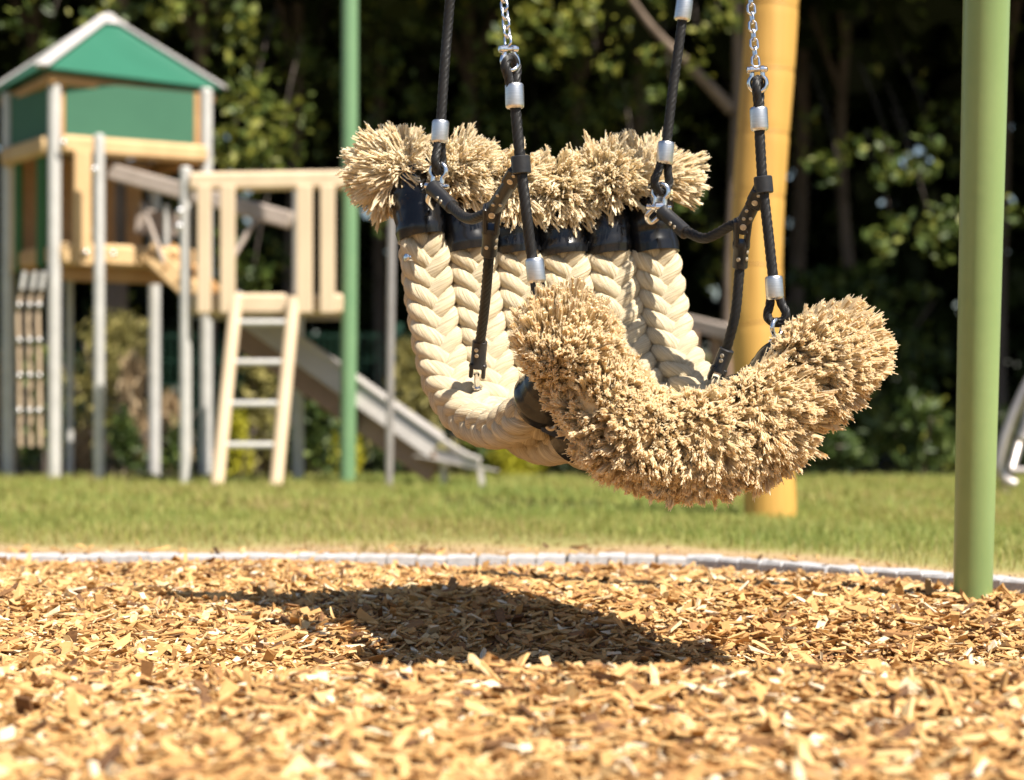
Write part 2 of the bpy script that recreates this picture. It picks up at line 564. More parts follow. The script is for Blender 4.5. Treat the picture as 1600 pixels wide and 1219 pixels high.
def chips_mesh(x, y, scale=1.0, lift=0.010, flat=None):
    n = len(x)
    L = np.clip(rng.lognormal(math.log(0.0225), 0.50, n), 0.007, 0.064) * scale
    W = np.clip(L * rng.uniform(0.16, 0.58, n), 0.0035, 0.019 * scale)
    T = rng.uniform(0.0014, 0.0048, n) * (0.6 + 12 * L)
    z = (bed_z(x, y) if flat is None else np.full(n, flat)) + rng.uniform(-0.004, lift, n)
    yaw = rng.uniform(0, 2 * pi, n)
    steep = rng.random(n) < 0.10
    pitch = np.where(steep, rng.normal(0, 0.75, n), rng.normal(0, 0.27, n))
    roll = np.where(rng.random(n) < 0.12, rng.normal(0, 0.8, n), rng.normal(0, 0.33, n))
    sgn = np.array([(-1, -1, -1), (1, -1, -1), (1, 1, -1), (-1, 1, -1), (-1, -1, 1), (1, -1, 1), (1, 1, 1), (-1, 1, 1)], float)
    c = np.repeat(sgn[None], n, 0) * np.stack([L, W, T], 1)[:, None, :] * 0.5
    # splintered: ends pulled in and skewed, corners uneven
    c[:, :, 0] *= 1 + rng.normal(0, 0.16, (n, 8))
    c[:, :, 1] *= 1 + rng.normal(0, 0.20, (n, 8))
    taper = rng.uniform(0.35, 1.0, n)
    c[:, [1, 2, 5, 6], 1] *= taper[:, None]
    skew = rng.normal(0, 0.22, n)
    c[:, :, 0] += c[:, :, 1] * skew[:, None] * 2
    c[:, :, 2] += (c[:, :, 0] / L[:, None]) ** 2 * L[:, None] * rng.normal(0, 0.18, n)[:, None]
    cy, sy, cp, sp, cr, sr = np.cos(yaw), np.sin(yaw), np.cos(pitch), np.sin(pitch), np.cos(roll), np.sin(roll)
    R = np.empty((n, 3, 3))
    R[:, 0, 0] = cy * cp; R[:, 0, 1] = cy * sp * sr - sy * cr; R[:, 0, 2] = cy * sp * cr + sy * sr
    R[:, 1, 0] = sy * cp; R[:, 1, 1] = sy * sp * sr + cy * cr; R[:, 1, 2] = sy * sp * cr - cy * sr
    R[:, 2, 0] = -sp; R[:, 2, 1] = cp * sr; R[:, 2, 2] = cp * cr
    v = np.einsum('nij,nkj->nki', R, c)
    v += np.stack([x, y, z], 1)[:, None, :]
    q = np.array([(0, 3, 2, 1), (4, 5, 6, 7), (0, 1, 5, 4), (1, 2, 6, 5), (2, 3, 7, 6), (3, 0, 4, 7)])
    F = (np.arange(n)[:, None, None] * 8 + q[None]).reshape(-1, 4)
    k = rng.random(n)
    t = np.clip(rng.normal(0.54, 0.22, n), 0.0, 1)
    t = np.where(k < 0.11, rng.uniform(0.0, 0.22, n), t)
    t = np.where(k > 0.96, rng.uniform(0.85, 1.0, n), t)
    return v.reshape(-1, 3), F, np.repeat(t, 8)


x, y = chip_batch(74000, 2.0, 6.6, 0.45)
v, F, t = chips_mesh(x, y)
x2, y2 = chip_batch(6000, 1.7, 4.0, 0.4)
v2, F2, t2 = chips_mesh(x2, y2, 1.05, 0.014)
# a thinner scatter outside the view
n3 = 9000
x3 = rng.uniform(-2.5, 2.5, n3); y3 = rng.uniform(0.8, 6.6, n3)
ok = (np.abs(x3) > 0.2286 * y3 + 0.4) & (y3 < kerb_y(x3) - 0.02)
v3, F3, t3 = chips_mesh(x3[ok], y3[ok], 1.3)
# strays kicked over the kerb
x4 = rng.uniform(-1.9, 1.6, 190); y4 = kerb_y(x4) + np.abs(rng.normal(0, 0.16, 190)) + 0.03
v4, F4, t4 = chips_mesh(x4, y4, 0.9, 0.006, flat=0.004)
V = np.vstack([v, v2, v3, v4])
F = np.vstack([F, F2 + len(v), F3 + len(v) + len(v2), F4 + len(v) + len(v2) + len(v3)])
o = link('wood_chips', fast_mesh('wood_chips', V, [F], M['chips'], np.concatenate([t, t2, t3, t4])), (0, 0, 0))
tag(o, 'golden brown wood chips spread loosely below the rope swing', 'wood chips', kind='stuff')


def single_chip(px, py, Y, L, W, T, yaw, pitch, roll, tint, label, name='wood_chip'):
    p = P(px, py, Y)
    sgn = [(-1, -1, -1), (1, -0.8, -1), (0.9, 0.9, -1), (-1, 1, -1), (-1, -0.9, 1), (0.95, -0.8, 1), (0.85, 0.85, 1), (-0.95, 0.9, 1)]
    from mathutils import Euler
    R = Euler((roll, pitch, yaw)).to_matrix()
    V = [R @ Vector((a * L / 2, b_ * W / 2, c_ * T / 2)) for a, b_, c_ in sgn]
    F = np.array([(0, 3, 2, 1), (4, 5, 6, 7), (0, 1, 5, 4), (1, 2, 6, 5), (2, 3, 7, 6), (3, 0, 4, 7)])
    o = link(name, fast_mesh(name, np.array(V), [F], M['chips'], [tint] * 8), (p[0], p[1], float(bed_z(p[0], p[1])) + 0.012))
    bv = o.modifiers.new('edge', 'BEVEL'); bv.width = T * 0.25; bv.segments = 1
    return tag(o, label, 'wood chip')


single_chip(390, 1014, 3.75, 0.036, 0.020, 0.007, -0.25, 0.12, -0.5, 1.0, 'whitest block-shaped chip lying left of the swing shadow')
single_chip(1213, 1065, 3.36, 0.032, 0.016, 0.006, 0.5, 0.5, 0.3, 0.03, 'dark reddish chip tilted up on the ridge in the foreground right')
single_chip(40, 1080, 3.1, 0.05, 0.03, 0.006, 1.3, 1.15, 0.2, 0.05, 'dark brown bark chip standing upright at the far left', name='bark_chip')

# ------------------------------------------------------------------ kerb of small setts
kerb = empty('kerb', (KERB_C[0], KERB_C[1], 0))
tag(kerb, kind='structure')


def sett_mesh(seed):
    rr = np.random.default_rng(seed)
    V, F = [], []
    hx, hy, hz = 0.0405, 0.045, 0.06
    e = 0.006
    rings = [(hx, hy, -hz), (hx, hy, hz - e), (hx - e, hy - e, hz)]
    for a, b_, c_ in rings:
        for sx_, sy_ in ((-1, -1), (1, -1), (1, 1), (-1, 1)):
            j = rr.normal(0, 0.0018, 3)
            V.append((sx_ * a + j[0], sy_ * b_ + j[1], c_ + j[2]))
    for k in range(2):
        for i in range(4):
            j = (i + 1) % 4
            F.append((k * 4 + i, k * 4 + j, k * 4 + 4 + j, k * 4 + 4 + i))
    F.append((8, 9, 10, 11))
    mb = MB(); mb.add(V, F)
    return mb.mesh('sett', M['stone'], smooth=False)


setts = [sett_mesh(s) for s in range(5)]


def sett_row(a, b, outward):
    d = b - a
    L = np.linalg.norm(d); d = d / L
    n = int(L / 0.084)
    for k in range(n):
        p = a + d * (k + 0.5) * (L / n) + outward * 0.046
        o = link('sett', random.choice(setts), (p[0] + random.gauss(0, .001), p[1] + random.gauss(0, .002), -0.060 + random.gauss(0, 0.0018)), kerb)
        o.rotation_euler = (random.gauss(0, .01), random.gauss(0, .01), math.atan2(d[1], d[0]) + random.gauss(0, .012))


d2 = (KERB_B - KERB_C) / np.linalg.norm(KERB_B - KERB_C)
sett_row(KERB_A, KERB_C, np.array((0.04, 1.0)))
sett_row(KERB_C + d2 * 0.04, KERB_B, np.array((-d2[1], d2[0])))
co_ = link('sett', setts[2], (KERB_C[0] + 0.055, KERB_C[1] + 0.062, -0.0625), kerb)
co_.rotation_euler = (0, 0, -0.45)

# ------------------------------------------------------------------ lawn
def lawn_z(x, y):
    return -0.012 + 0.0 * x


pts = []
lx = np.concatenate([np.linspace(-9, -2.7, 8), np.linspace(-2.6, 2.9, 60), np.linspace(3.2, 9, 8)])
V = []
LAWN_FAR = 14.6
ly = np.linspace(0, 1, 60) ** 1.6
for x in lx:
    y0 = float(kerb_y(x)) + (0.088 if x < 0.5 else 0.14)
    for q in ly:
        yy = y0 + (LAWN_FAR - y0) * q
        V.append((x, yy, -0.012 + 0.006 * sin(3 * x + yy * 2)))
LT = np.array(V)
LT = np.clip((LT[:, 1] - kerb_y(LT[:, 0])) / 0.9 - 0.15 + np.sin(LT[:, 0] * 5.1 + 1) * 0.12 + np.sin(LT[:, 0] * 11.7) * 0.08, 0, 1)
idx = np.arange(len(lx) * 60).reshape(len(lx), 60)
Fq = np.stack([idx[:-1, :-1], idx[1:, :-1], idx[1:, 1:], idx[:-1, 1:]], -1).reshape(-1, 4)
M['lawn'] = mat_tint('lawn_thatch', [(0.0, (0.281, 0.183, 0.102)), (0.4, (0.323, 0.230, 0.119)), (0.75, (0.238, 0.208, 0.072)), (1.0, (0.196, 0.191, 0.060))], rough=0.95, noise=0.5, nscale=14, bump=0.5)
tag(link('lawn', fast_mesh('lawn', V, [Fq], M['lawn'], LT, smooth=True), (0, 0, 0)), kind='structure')


def patch(x, y):
    return (np.sin(1.7 * x + 0.6 * y + 1) + np.sin(2.9 * y - 1.1 * x) + np.sin(5.3 * x + 2.1 * y + 2) * 0.6 + np.sin(0.7 * y + 3 * x) * 0.6) / 3.2


def blades(n, y0, y1, margin, h0, h1, w):
    y = np.sqrt(rng.uniform(y0 ** 2, y1 ** 2, n))
    x = rng.uniform(-1, 1, n) * (0.2286 * y + margin)
    k = y - (kerb_y(x) + np.where(x < 0.5, 0.095, 0.15))
    edge = np.clip(k / 0.95 - 0.20 + patch(x * 2, y * 2) * 0.35, 0, 1)
    ok = (k > 0) & (y < LAWN_FAR) & (rng.random(n) < 0.12 + 0.88 * edge)
    x, y, edge = x[ok], y[ok], edge[ok]
    n = len(x)
    h = rng.uniform(h0, h1, n) * (0.45 + 0.55 * edge)
    a = rng.uniform(0, 2 * pi, n)
    lean = rng.uniform(0.1, 0.8, n) * h
    dx, dy = np.cos(a), np.sin(a)
    wd = w * rng.uniform(0.6, 1.4, n)
    z0 = np.full(n, -0.014)
    px_, py_ = -dy * wd, dx * wd
    v = np.zeros((n, 5, 3))
    v[:, 0] = np.stack([x - px_, y - py_, z0], 1)
    v[:, 1] = np.stack([x + px_, y + py_, z0], 1)
    v[:, 2] = np.stack([x + px_ * .8 + dx * lean * .3, y + py_ * .8 + dy * lean * .3, z0 + h * .6], 1)
    v[:, 3] = np.stack([x - px_ * .8 + dx * lean * .3, y - py_ * .8 + dy * lean * .3, z0 + h * .6], 1)
    v[:, 4] = np.stack([x + dx * lean, y + dy * lean, z0 + h], 1)
    base = np.arange(n)[:, None] * 5
    q = base + np.array([0, 1, 2, 3]); t3_ = base + np.array([3, 2, 4])
    green = np.clip(0.55 + 0.30 * patch(x, y) + rng.normal(0, 0.18, n), 0.05, 1) * (0.1 + 0.9 * edge)
    return v.reshape(-1, 3), q, t3_, np.repeat(green, 5)


va, qa, ta, ga = blades(72000, 5.0, 9.5, 1.1, 0.02, 0.05, 0.0016)
vb, qb, tb, gb = blades(46000, 9.0, 14.7, 1.4, 0.03, 0.065, 0.0032)
V = np.vstack([va, vb])
o = link('grass', fast_mesh('grass', V, [np.vstack([qa, qb + len(va)]), np.vstack([ta, tb + len(va)])], M['grass'], np.concatenate([ga, gb])), (0, 0, 0))
tag(o, 'short sunlit lawn grass, dry and straw coloured along the kerb', 'grass', kind='stuff')

# ------------------------------------------------------------------ green swing leg and the poles behind
frame = empty('swing_frame', P(1520, 938, 5.1))
tag(frame, 'thick light green painted steel leg of the swing standing in the wood chips at right', 'swing frame')
a = P(1519.5, 950, 5.1)
b_ = P(1541.5, 0, 4.80)
top = a + (b_ - a) * 1.75
mb = MB()
mb.tube(resample([a + (a - b_) * 0.08, a, b_, top], 60), np.linspace(0.0433, 0.0541, 60), 40)
mb.build('leg', M['green_paint'], frame)

far_pole = empty('green_pole', P(543, 757, 13.1))
tag(far_pole, 'slim light green painted pole standing on the lawn beside the wooden platform', 'pole')
mb = MB()
mb.tube(resample([P(543, 762, 13.1), P(546, 400, 13.1), P(547, -150, 13.1)], 30), 0.047, 20)
mb.build('post', M['far_green'], far_pole)

sp_ = empty('steel_post', P(608, 762, 12.5))
tag(sp_, 'thin bare steel post on the lawn just right of the green pole', 'post')
mb = MB()
mb.tube(resample([P(608, 765, 12.5), P(613, 300, 12.5)], 12), 0.0215, 14)
mb.build('tube', M['steel_pink'], sp_)
mb = MB()
mb.sphere(P(613, 299, 12.5), 0.022, 12, 8, (1, 1, 0.5))
mb.build('post_cap', M['steel_pink'], sp_)

# the honey-coloured wooden post
wp = empty('wooden_post', P(1204, 806, 9.0))
tag(wp, 'stout curved honey yellow wooden post standing on the lawn behind the swing', 'post')
ctrl = [(1204, 812, 90), (1202, 760, 89), (1191, 640, 87), (1183, 520, 84), (1182, 400, 82), (1186, 300, 81), (1193, 200, 80), (1201, 100, 80), (1207, 0, 81), (1213, -120, 82), (1216, -260, 82)]
path = resample([P(x_, y_, 9.0) for x_, y_, w_ in ctrl], 120)
zz = path[:, 2]
rad = np.interp(-zz, [-P(0, y_, 9.0)[2] for x_, y_, w_ in ctrl], [w_ / 2 / FPX * 9.0 for x_, y_, w_ in ctrl])
rings_y = [10, 108, 208, 308, 412, 508, 610]
for ry in rings_y:
    zr = P(0, ry, 9.0)[2]
    rad = rad * (1 - 0.025 * np.exp(-((zz - zr) / 0.012) ** 2))
mb = MB(); mb.tube(path, rad, 32)
mb.build('trunk', M['post_wood'], wp)
for ry in rings_y:
    k = int(np.argmin(np.abs(zz - P(0, ry, 9.0)[2])))
    mb = MB()
    c = path[k]
    t_ = path[min(k + 1, 119)] - path[k - 1]
    t_ /= np.linalg.norm(t_)
    ring = []
    s_ = np.cross(t_, (0, 1, 0)); s_ /= np.linalg.norm(s_); u_ = np.cross(s_, t_)
    for i in range(40):
        an = 2 * pi * i / 40
        wob = 0.004 * sin(2 * an + ry)
        ring.append(c + (s_ * cos(an) + u_ * sin(an)) * (rad[k] - 0.0008) + t_ * wob)
    mb.tube(ring, 0.0028, 6, closed=True)
    mb.build('ring_groove', M['post_ring'], wp)

# bent tubes at the right edge
cb_ = empty('climbing_bow', P(1572, 772, 11.7))
tag(cb_, 'bent bare steel tubes of a play device cut off by the right edge', 'play device')
mb = MB()
mb.tube(resample([P(x_, y_, 11.7) for x_, y_ in ((1585, 757), (1570, 750), (1562, 735), (1563, 715), (1572, 680), (1590, 635), (1620, 580), (1680, 520), (1760, 500))], 60), 0.031, 14)
mb.build('curved_tube', M['steel_pink'], cb_)
mb = MB()
mb.tube(resample([P(1569, 774, 11.7), P(1610, 630, 12.0), P(1660, 470, 12.2)], 12), 0.024, 12)
mb.build('leg', M['steel_pink'], cb_)
mb = MB()
mb.tube(resample([P(1578, 735, 11.72), P(1700, 735, 11.9)], 6), 0.018, 10)
mb.build('crossbar', M['steel_pink'], cb_)
mb = MB()
mb.sphere(P(1598, 684, 11.6), 0.03, 12, 8)
mb.build('end_cap', M['steel_pink'], cb_)
mb = MB()
mb.tube(resample([P(1598, 684, 11.6), P(1640, 560, 11.6), P(1720, 480, 11.6)], 12), 0.027, 12)
mb.build('inner_tube', M['steel_pink'], cb_)
mb = MB()
mb.tube(resample([P(1830, 772, 11.7), P(1790, 600, 11.7), P(1755, 500, 11.7)], 12), 0.024, 12)
mb.build('leg', M['steel_pink'], cb_)

# ------------------------------------------------------------------ the rope swing
swing = empty('rope_swing', P(880, 560, 4.5))
tag(swing, 'beige braided rope swing seat with frayed ends and black sleeves hanging over the wood chips', 'swing')

# outermost braids; the others lie between them and sag
L0 = [(650, 318, 4.71), (661, 368, 4.69), (671, 450, 4.69), (686, 540, 4.67), (707, 607, 4.62), (745, 652, 4.54), (795, 667, 4.43), (838, 642, 4.32), (868, 592, 4.24)]
R0 = [(1014, 335, 4.78), (1020, 386, 4.77), (1030, 450, 4.76), (1044, 520, 4.73), (1066, 580, 4.68), (1104, 628, 4.61), (1150, 640, 4.52), (1192, 618, 4.42), (1222, 570, 4.35)]
SAG = [8, 5, 6, 12, 22, 34, 48, 62, 74]
PL = np.array([P(*q) for q in L0]); PR = np.array([P(*q) for q in R0])
BR = 0.0555                       # outer radius of a braid


def braid_path(f, n=200):
    c = PL * (1 - f) + PR * f
    c[:, 2] -= np.array(SAG) * 0.00130 * 4 * f * (1 - f)
    return resample(c, n)


def braid_frame(path):
    """tangent, across, inward normal (towards the sitter)"""
    t = np.gradient(path, axis=0); t /= np.linalg.norm(t, axis=1)[:, None]
    across = PR.mean(0) - PL.mean(0); across /= np.linalg.norm(across)
    S = np.repeat(across[None], len(path), 0)
    S = S - t * (S * t).sum(1)[:, None]
    S /= np.linalg.norm(S, axis=1)[:, None]
    Nn = np.cross(S, t)
    # make the normal point to the inside of the U
    mid = path.mean(0)
    if (np.dot(Nn, np.array((0.3, -0.6, 0.4))).mean()) < 0:
        Nn = -Nn
    return t, S, Nn


SLEEVE_A = [(636, 268, 4.73), (707, 298, 4.745), (786, 312, 4.76), (864, 315, 4.775), (934, 304, 4.79), (1006, 288, 4.80)]
braids = []
for i in range(6):
    f = i / 5
    path = braid_path(f)
    t, S, Nn = braid_frame(path)
    s = np.concatenate([[0], np.cumsum(np.linalg.norm(np.diff(path, axis=0), axis=1))])
    br = empty('braided_rope', path[75], swing)
    pitch = 0.272
    ph0 = rng.uniform(0, 2 * pi)
    rs = 0.0195
    for k in range(12):
        cw = k < 6
        ph = (k % 6) * pi / 3 + (0 if cw else pi / 6)
        om = 2 * pi / pitch
        th = (om * s + ph + ph0 * 0.0) * (1 if cw else -1)
        wob = np.cos(2 * (th - pi / 4))
        r_c = 0.0185 + 0.0140 * (wob if cw else -wob)
        # the normal is at theta = 90 degrees: the columns lie on both sides of it
        sq = 1 - 0.24 * np.clip(np.maximum(1 - smoothstep(13, 23, np.arange(len(s))), smoothstep(len(s) - 32, len(s) - 22, np.arange(len(s)))), 0, 1)
        r_c = r_c * sq
        c = path + S * (np.cos(th) * r_c * 1.36)[:, None] + Nn * (np.sin(th) * r_c * 0.92)[:, None]
        mb = MB()
        rr = rs * sq * (1 + 0.05 * np.sin(s * 37 + k * 1.7 + i)) * (1 + 0.02 * rng.normal(0, 1, len(s)))
        mb.tube(c, rr, 11, up=(0.3, 0.1, 0.2), ell=1.0)
        mb.build('strand', M['rope'], br)
    braids.append((path, t, S, Nn))


def sleeve(path_pts, radii, name='sleeve', bulge_seed=0, flat=1.0, up=None):
    rr = np.random.default_rng(bulge_seed)
    p = resample(path_pts, 40)
    n = len(p)
    u = np.linspace(0, 1, n)
    r_ = np.interp(u, np.linspace(0, 1, len(radii)), radii)
    mb = MB()
    sides = 40
    t, S, U = frames(p, up)
    V = np.zeros((n + 2, sides, 3))
    ph = rr.uniform(0, 6.28, 6)
    for a_i in range(sides):
        a = 2 * pi * a_i / sides
        lump = 1 + 0.022 * np.sin(2 * a + ph[0] + 3 * u) + 0.035 * np.sin(9.0 * u + ph[1] + a) + 0.010 * np.sin(14 * u + ph[2] - 2 * a)
        q = r_ * lump
        V[1:-1, a_i] = p + S * (np.cos(a) * q)[:, None] + U * (np.sin(a) * q * flat)[:, None]
    V[0] = p[0] + (V[1] - p[0]) * 0.93
    V[-1] = p[-1] + (V[-2] - p[-1]) * 0.93
    F = []
    m_ = n + 2
    for k in range(m_ - 1):
        for a_i in range(sides):
            j = (a_i + 1) % sides
            F.append((k * sides + a_i, k * sides + j, (k + 1) * sides + j, (k + 1) * sides + a_i))
    mb.add(V.reshape(-1, 3), F)
    return mb.build(name, M['sleeve'], swing)


def fringe(name, origin, axis, centre, R, n_cl, per, spread=2.0, r_tip=0.0024, r_root=0.0017, jitter=0.10, droop=0.0, root_r=0.036, clump=0.012, squash=(1, 1, 1), bias=None, K=5, seed=0, flare=1.5, pull=0.5, along=None, hairs=0, hair_spread=0.003, hair_r=1.0, curl=0.0022, fans=0, mat='fringe'):
    """a mop of frayed yarn: strands leave the sleeve mouth and end, in tufts, on a ball"""
    rr = np.random.default_rng(seed)
    origin = np.array(origin, float); centre = np.array(centre, float)
    ax = np.array(axis, float); ax /= np.linalg.norm(ax)
    s = np.cross(ax, (0.2, 0.3, 1.0)); s /= np.linalg.norm(s); u = np.cross(ax, s)
    # cluster directions on a cap about the axis
    ca = rr.uniform(cos(spread), 1, n_cl)
    sa = np.sqrt(1 - ca ** 2); az = rr.uniform(0, 2 * pi, n_cl)
    d = ax * ca[:, None] + s * (sa * np.cos(az))[:, None] + u * (sa * np.sin(az))[:, None]
    if fans:
        fd = d[:fans]
        which = rr.integers(0, fans, n_cl)
        d = fd[which] + rr.normal(0, 0.21 if fans < 60 else 0.17, (n_cl, 3))
        d /= np.linalg.norm(d, axis=1)[:, None]
    if bias is not None:
        d = d + np.array(bias) * rr.uniform(0.3, 1.0, n_cl)[:, None]
        d /= np.linalg.norm(d, axis=1)[:, None]
    rad = R * (1 + rr.normal(0, jitter, n_cl))
    if fans:
        rad = rad * (1 + rr.normal(0, 0.07, fans))[which]
    tipc = centre + d * rad[:, None] * np.array(squash)
    if along is not None:
        tipc = tipc + np.array(along) * rr.uniform(-1, 1, n_cl)[:, None]
    n = n_cl * per
    tip = np.repeat(tipc, per, 0) + rr.normal(0, clump, (n, 3)) * np.repeat(rr.uniform(0.5, 1.2, n_cl), per)[:, None]
    dd = np.repeat(d, per, 0)
    # root position follows the direction so strands do not cross the middle
    lat = dd - ax * (dd @ ax)[:, None]
    root = origin + lat * root_r * rr.uniform(0.6, 1.1, n)[:, None] + rr.normal(0, 0.004, (n, 3))
    ln = np.linalg.norm(tip - root, axis=1)
    mid = root + ax * (ln * pull)[:, None] * 0.55 + (tip - root) * 0.28 + rr.normal(0, 0.006, (n, 3))
    tip[:, 2] -= droop * rr.uniform(0.4, 1.2, n)
    tt = np.linspace(0, 1, K)
    C = ((1 - tt) ** 2)[None, :, None] * root[:, None] + (2 * tt * (1 - tt))[None, :, None] * mid[:, None] + (tt ** 2)[None, :, None] * tip[:, None]
    C[:, 1:-1] += rr.normal(0, curl, (n, K - 2, 3))
    T = np.gradient(C, axis=1); T /= np.linalg.norm(T, axis=2)[:, :, None] + 1e-9
    ref = rr.normal(0, 1, (n, 1, 3))
    A = np.cross(T, ref); A /= np.linalg.norm(A, axis=2)[:, :, None] + 1e-9
    B = np.cross(T, A)
    w = np.interp(tt, [0, 0.75, 1], [r_root, r_tip, r_tip * flare])[None, :, None] * rr.uniform(0.75, 1.25, (n, 1, 1))
    V = np.zeros((n, K, 3, 3))
    for j in range(3):
        a = 2 * pi * j / 3
        V[:, :, j] = C + (A * cos(a) + B * sin(a)) * w
    V = V.reshape(n, K * 3, 3)
    q = []
    for k in range(K - 1):
        for j in range(3):
            j2 = (j + 1) % 3
            q.append((k * 3 + j, k * 3 + j2, (k + 1) * 3 + j2, (k + 1) * 3 + j))
    base = np.arange(n)[:, None, None] * (K * 3)
    Q = (base + np.array(q)[None]).reshape(-1, 4)
    Tt = (base + np.array([((K - 1) * 3, (K - 1) * 3 + 1, (K - 1) * 3 + 2)])[None]).reshape(-1, 3)
    tint = np.repeat(np.clip(np.repeat(rr.normal(0.58, 0.16, n_cl), per) + rr.normal(0, 0.12, n), 0, 1), K * 3)
    V = V.reshape(-1, 3)
    me = fast_mesh(name, V - origin, [Q, Tt], M[mat], tint, smooth=False)
    o = link(name, me, origin, swing)
    if hairs:
        # the finest fibres at the frayed ends, as hair curves
        src = np.repeat(np.arange(n), max(1, int(hairs)))
        nh = len(src)
        a0 = C[src, -2] * 0.75 + C[src, -1] * 0.25
        e0 = C[src, -1] + dd[src] * rr.uniform(-0.001, 0.0045, nh)[:, None] + rr.normal(0, hair_spread, (nh, 3))
        tq = np.linspace(0, 1, 5)[None, :, None]
        H = a0[:, None] * (1 - tq) + e0[:, None] * tq
        H[:, 1:] += np.cumsum(rr.normal(0, hair_spread * 0.33, (nh, 4, 3)), axis=1)
        hc = bpy.data.hair_curves.new('loose_fibres')
        hc.add_curves([5] * nh)
        hc.position_data.foreach_set('vector', (H.reshape(-1, 3) - origin).astype(np.float32).ravel())
        ra = hc.attributes.get('radius') or hc.attributes.new('radius', 'FLOAT', 'POINT')
        ra.data.foreach_set('value', np.tile(np.array((0.0009, 0.0009, 0.0008, 0.0007, 0.0005), np.float32) * hair_r, nh))
        ta = hc.attributes.new('tint', 'FLOAT', 'POINT')
        ta.data.foreach_set('value', np.repeat(np.clip(rr.normal(0.85, 0.15, nh), 0, 1), 5).astype(np.float32))
        hc.materials.append(M[mat])
        link('loose_fibres', hc, origin, o)
    return o


MOP = [P(888, 532, 4.17), P(943, 624, 4.17), P(988, 674, 4.17), P(1092, 690, 4.19), P(1196, 652, 4.22), P(1300, 560, 4.27)]
ALONG = [(MOP[min(q + 1, 5)] - MOP[max(q - 1, 0)]) * (0.24 if 0 < q < 5 else 0.2) for q in range(6)]
for i in range(6):
    path, t, S, Nn = braids[i]
    # back sleeve: from just below the photo's sleeve edge to its mouth
    k = 4
    top_ = P(*SLEEVE_A[i])
    midp = path[4]
    bend = [path[18 if i == 0 else 22], path[11], midp, midp + (top_ - midp) * 0.55 + Nn[0] * (-0.006), top_]
    sleeve(bend, [0.0545, 0.0570, 0.054, 0.056, 0.053, 0.056, 0.053, 0.050, 0.050], bulge_seed=20 + i)
    D = top_ - midp
    D /= np.linalg.norm(D)
    back = dict(mat='fringe_pale', hairs=1, hair_spread=0.0018, hair_r=0.8, r_tip=0.0016, r_root=0.0013, flare=1.15, clump=0.0042, root_r=0.043)
    if i == 0:
        o = fringe('frayed_tuft', top_, (-0.90, -0.05, 0.42), P(630, 270, 4.73), 0.114, 520, 6, spread=1.8, jitter=0.08, seed=100, pull=0.5, squash=(1, 0.5, 0.84), fans=46, curl=0.0018, **back)
    elif i == 5:
        o = fringe('frayed_tuft', top_, (0.62, -0.1, 0.70), P(1014, 286, 4.80), 0.106, 360, 6, spread=1.35, jitter=0.10, seed=105, pull=0.5, squash=(1, 0.5, 0.86), fans=26, curl=0.0018, **back)
    else:
        cx = [0, 728, 805, 872, 950, 0][i]
        cy = [0, 276, 296, 300, 280, 0][i]
        o = fringe('frayed_tuft', top_, ((0.0, 0.1, 0.3, 0.35, 0.4)[i], -0.55, 0.70), P(cx, cy, 4.70 + 0.015 * i), 0.084, 420, 6, spread=1.8, jitter=0.17, seed=100 + i, pull=0.8, droop=0.016, fans=34, bias=(0.3, -0.2, -0.05), curl=0.003, **back)
    # front sleeve and its mop
    fr = path[-1]
    Fd = t[-1]
    C = MOP[i]
    a0 = path[-21 if i == 0 else -30]; a1 = path[-10]
    mouth = fr + (C - fr) * 0.25
    sleeve([a0, a1, fr, mouth], [0.055, 0.060, 0.056, 0.057, 0.050, 0.047], bulge_seed=50 + i)
    ax = C - fr
    ax = ax / np.linalg.norm(ax) + np.array([(-0.15, -0.5, 0.25), (-0.1, -0.6, 0.05), (0, -0.6, -0.1), (0.05, -0.6, -0.1), (0.1, -0.6, 0.0), (0.2, -0.5, 0.25)][i])
    R = [0.099, 0.093, 0.102, 0.104, 0.100, 0.101][i]
    o = fringe('frayed_tuft', mouth, ax, C, R * 0.935, 1000, 4, fans=85, spread=2.2, jitter=0.042, clump=0.0030, seed=200 + i, r_tip=0.0018, r_root=0.0014, pull=0.4, flare=1.9, droop=0.006, root_r=0.042, K=4, along=ALONG[i], hairs=3, hair_spread=0.0026, hair_r=1.3)
    # the packed yarn inside the mop
    mb = MB()
    al = ALONG[i] * 0.9
    mb.tube(resample([C - al, C, C + al], 13), R * 0.66 * np.sqrt(np.clip(1 - np.linspace(-0.96, 0.96, 13) ** 4, 0.05, 1)), 20)
    co = mb.build('yarn_core', M['fringe_core'], o)

# --- black cables
ROPE_R = 0.0098


def cable(pts, r=ROPE_R, n=None, name='cable'):
    pts = [np.array(p) for p in pts]
    L = sum(np.linalg.norm(pts[k + 1] - pts[k]) for k in range(len(pts) - 1))
    n = n or max(12, int(L / 0.005))
    p = resample(pts, n)
    mb = MB()
    mb.tube(p, r * 0.82, 36, twist=2 * pi / 0.085, lobes=6, amp=0.34)
    return mb.build(name, M['black_rope'], swing)


def ferrule(c, axis, h=0.047, r=0.0178, name='ferrule'):
    c = np.array(c); ax = np.array(axis, float); ax /= np.linalg.norm(ax)
    mb = MB()
    mb.lathe(c - ax * h / 2, ax, [(0, ROPE_R), (0, r - 0.003), (0.0025, r - 0.0006), (0.006, r), (h - 0.006, r), (h - 0.0025, r - 0.0006), (h, r - 0.003), (h, ROPE_R)], 32)
    return mb.build(name, M['alu'], swing)


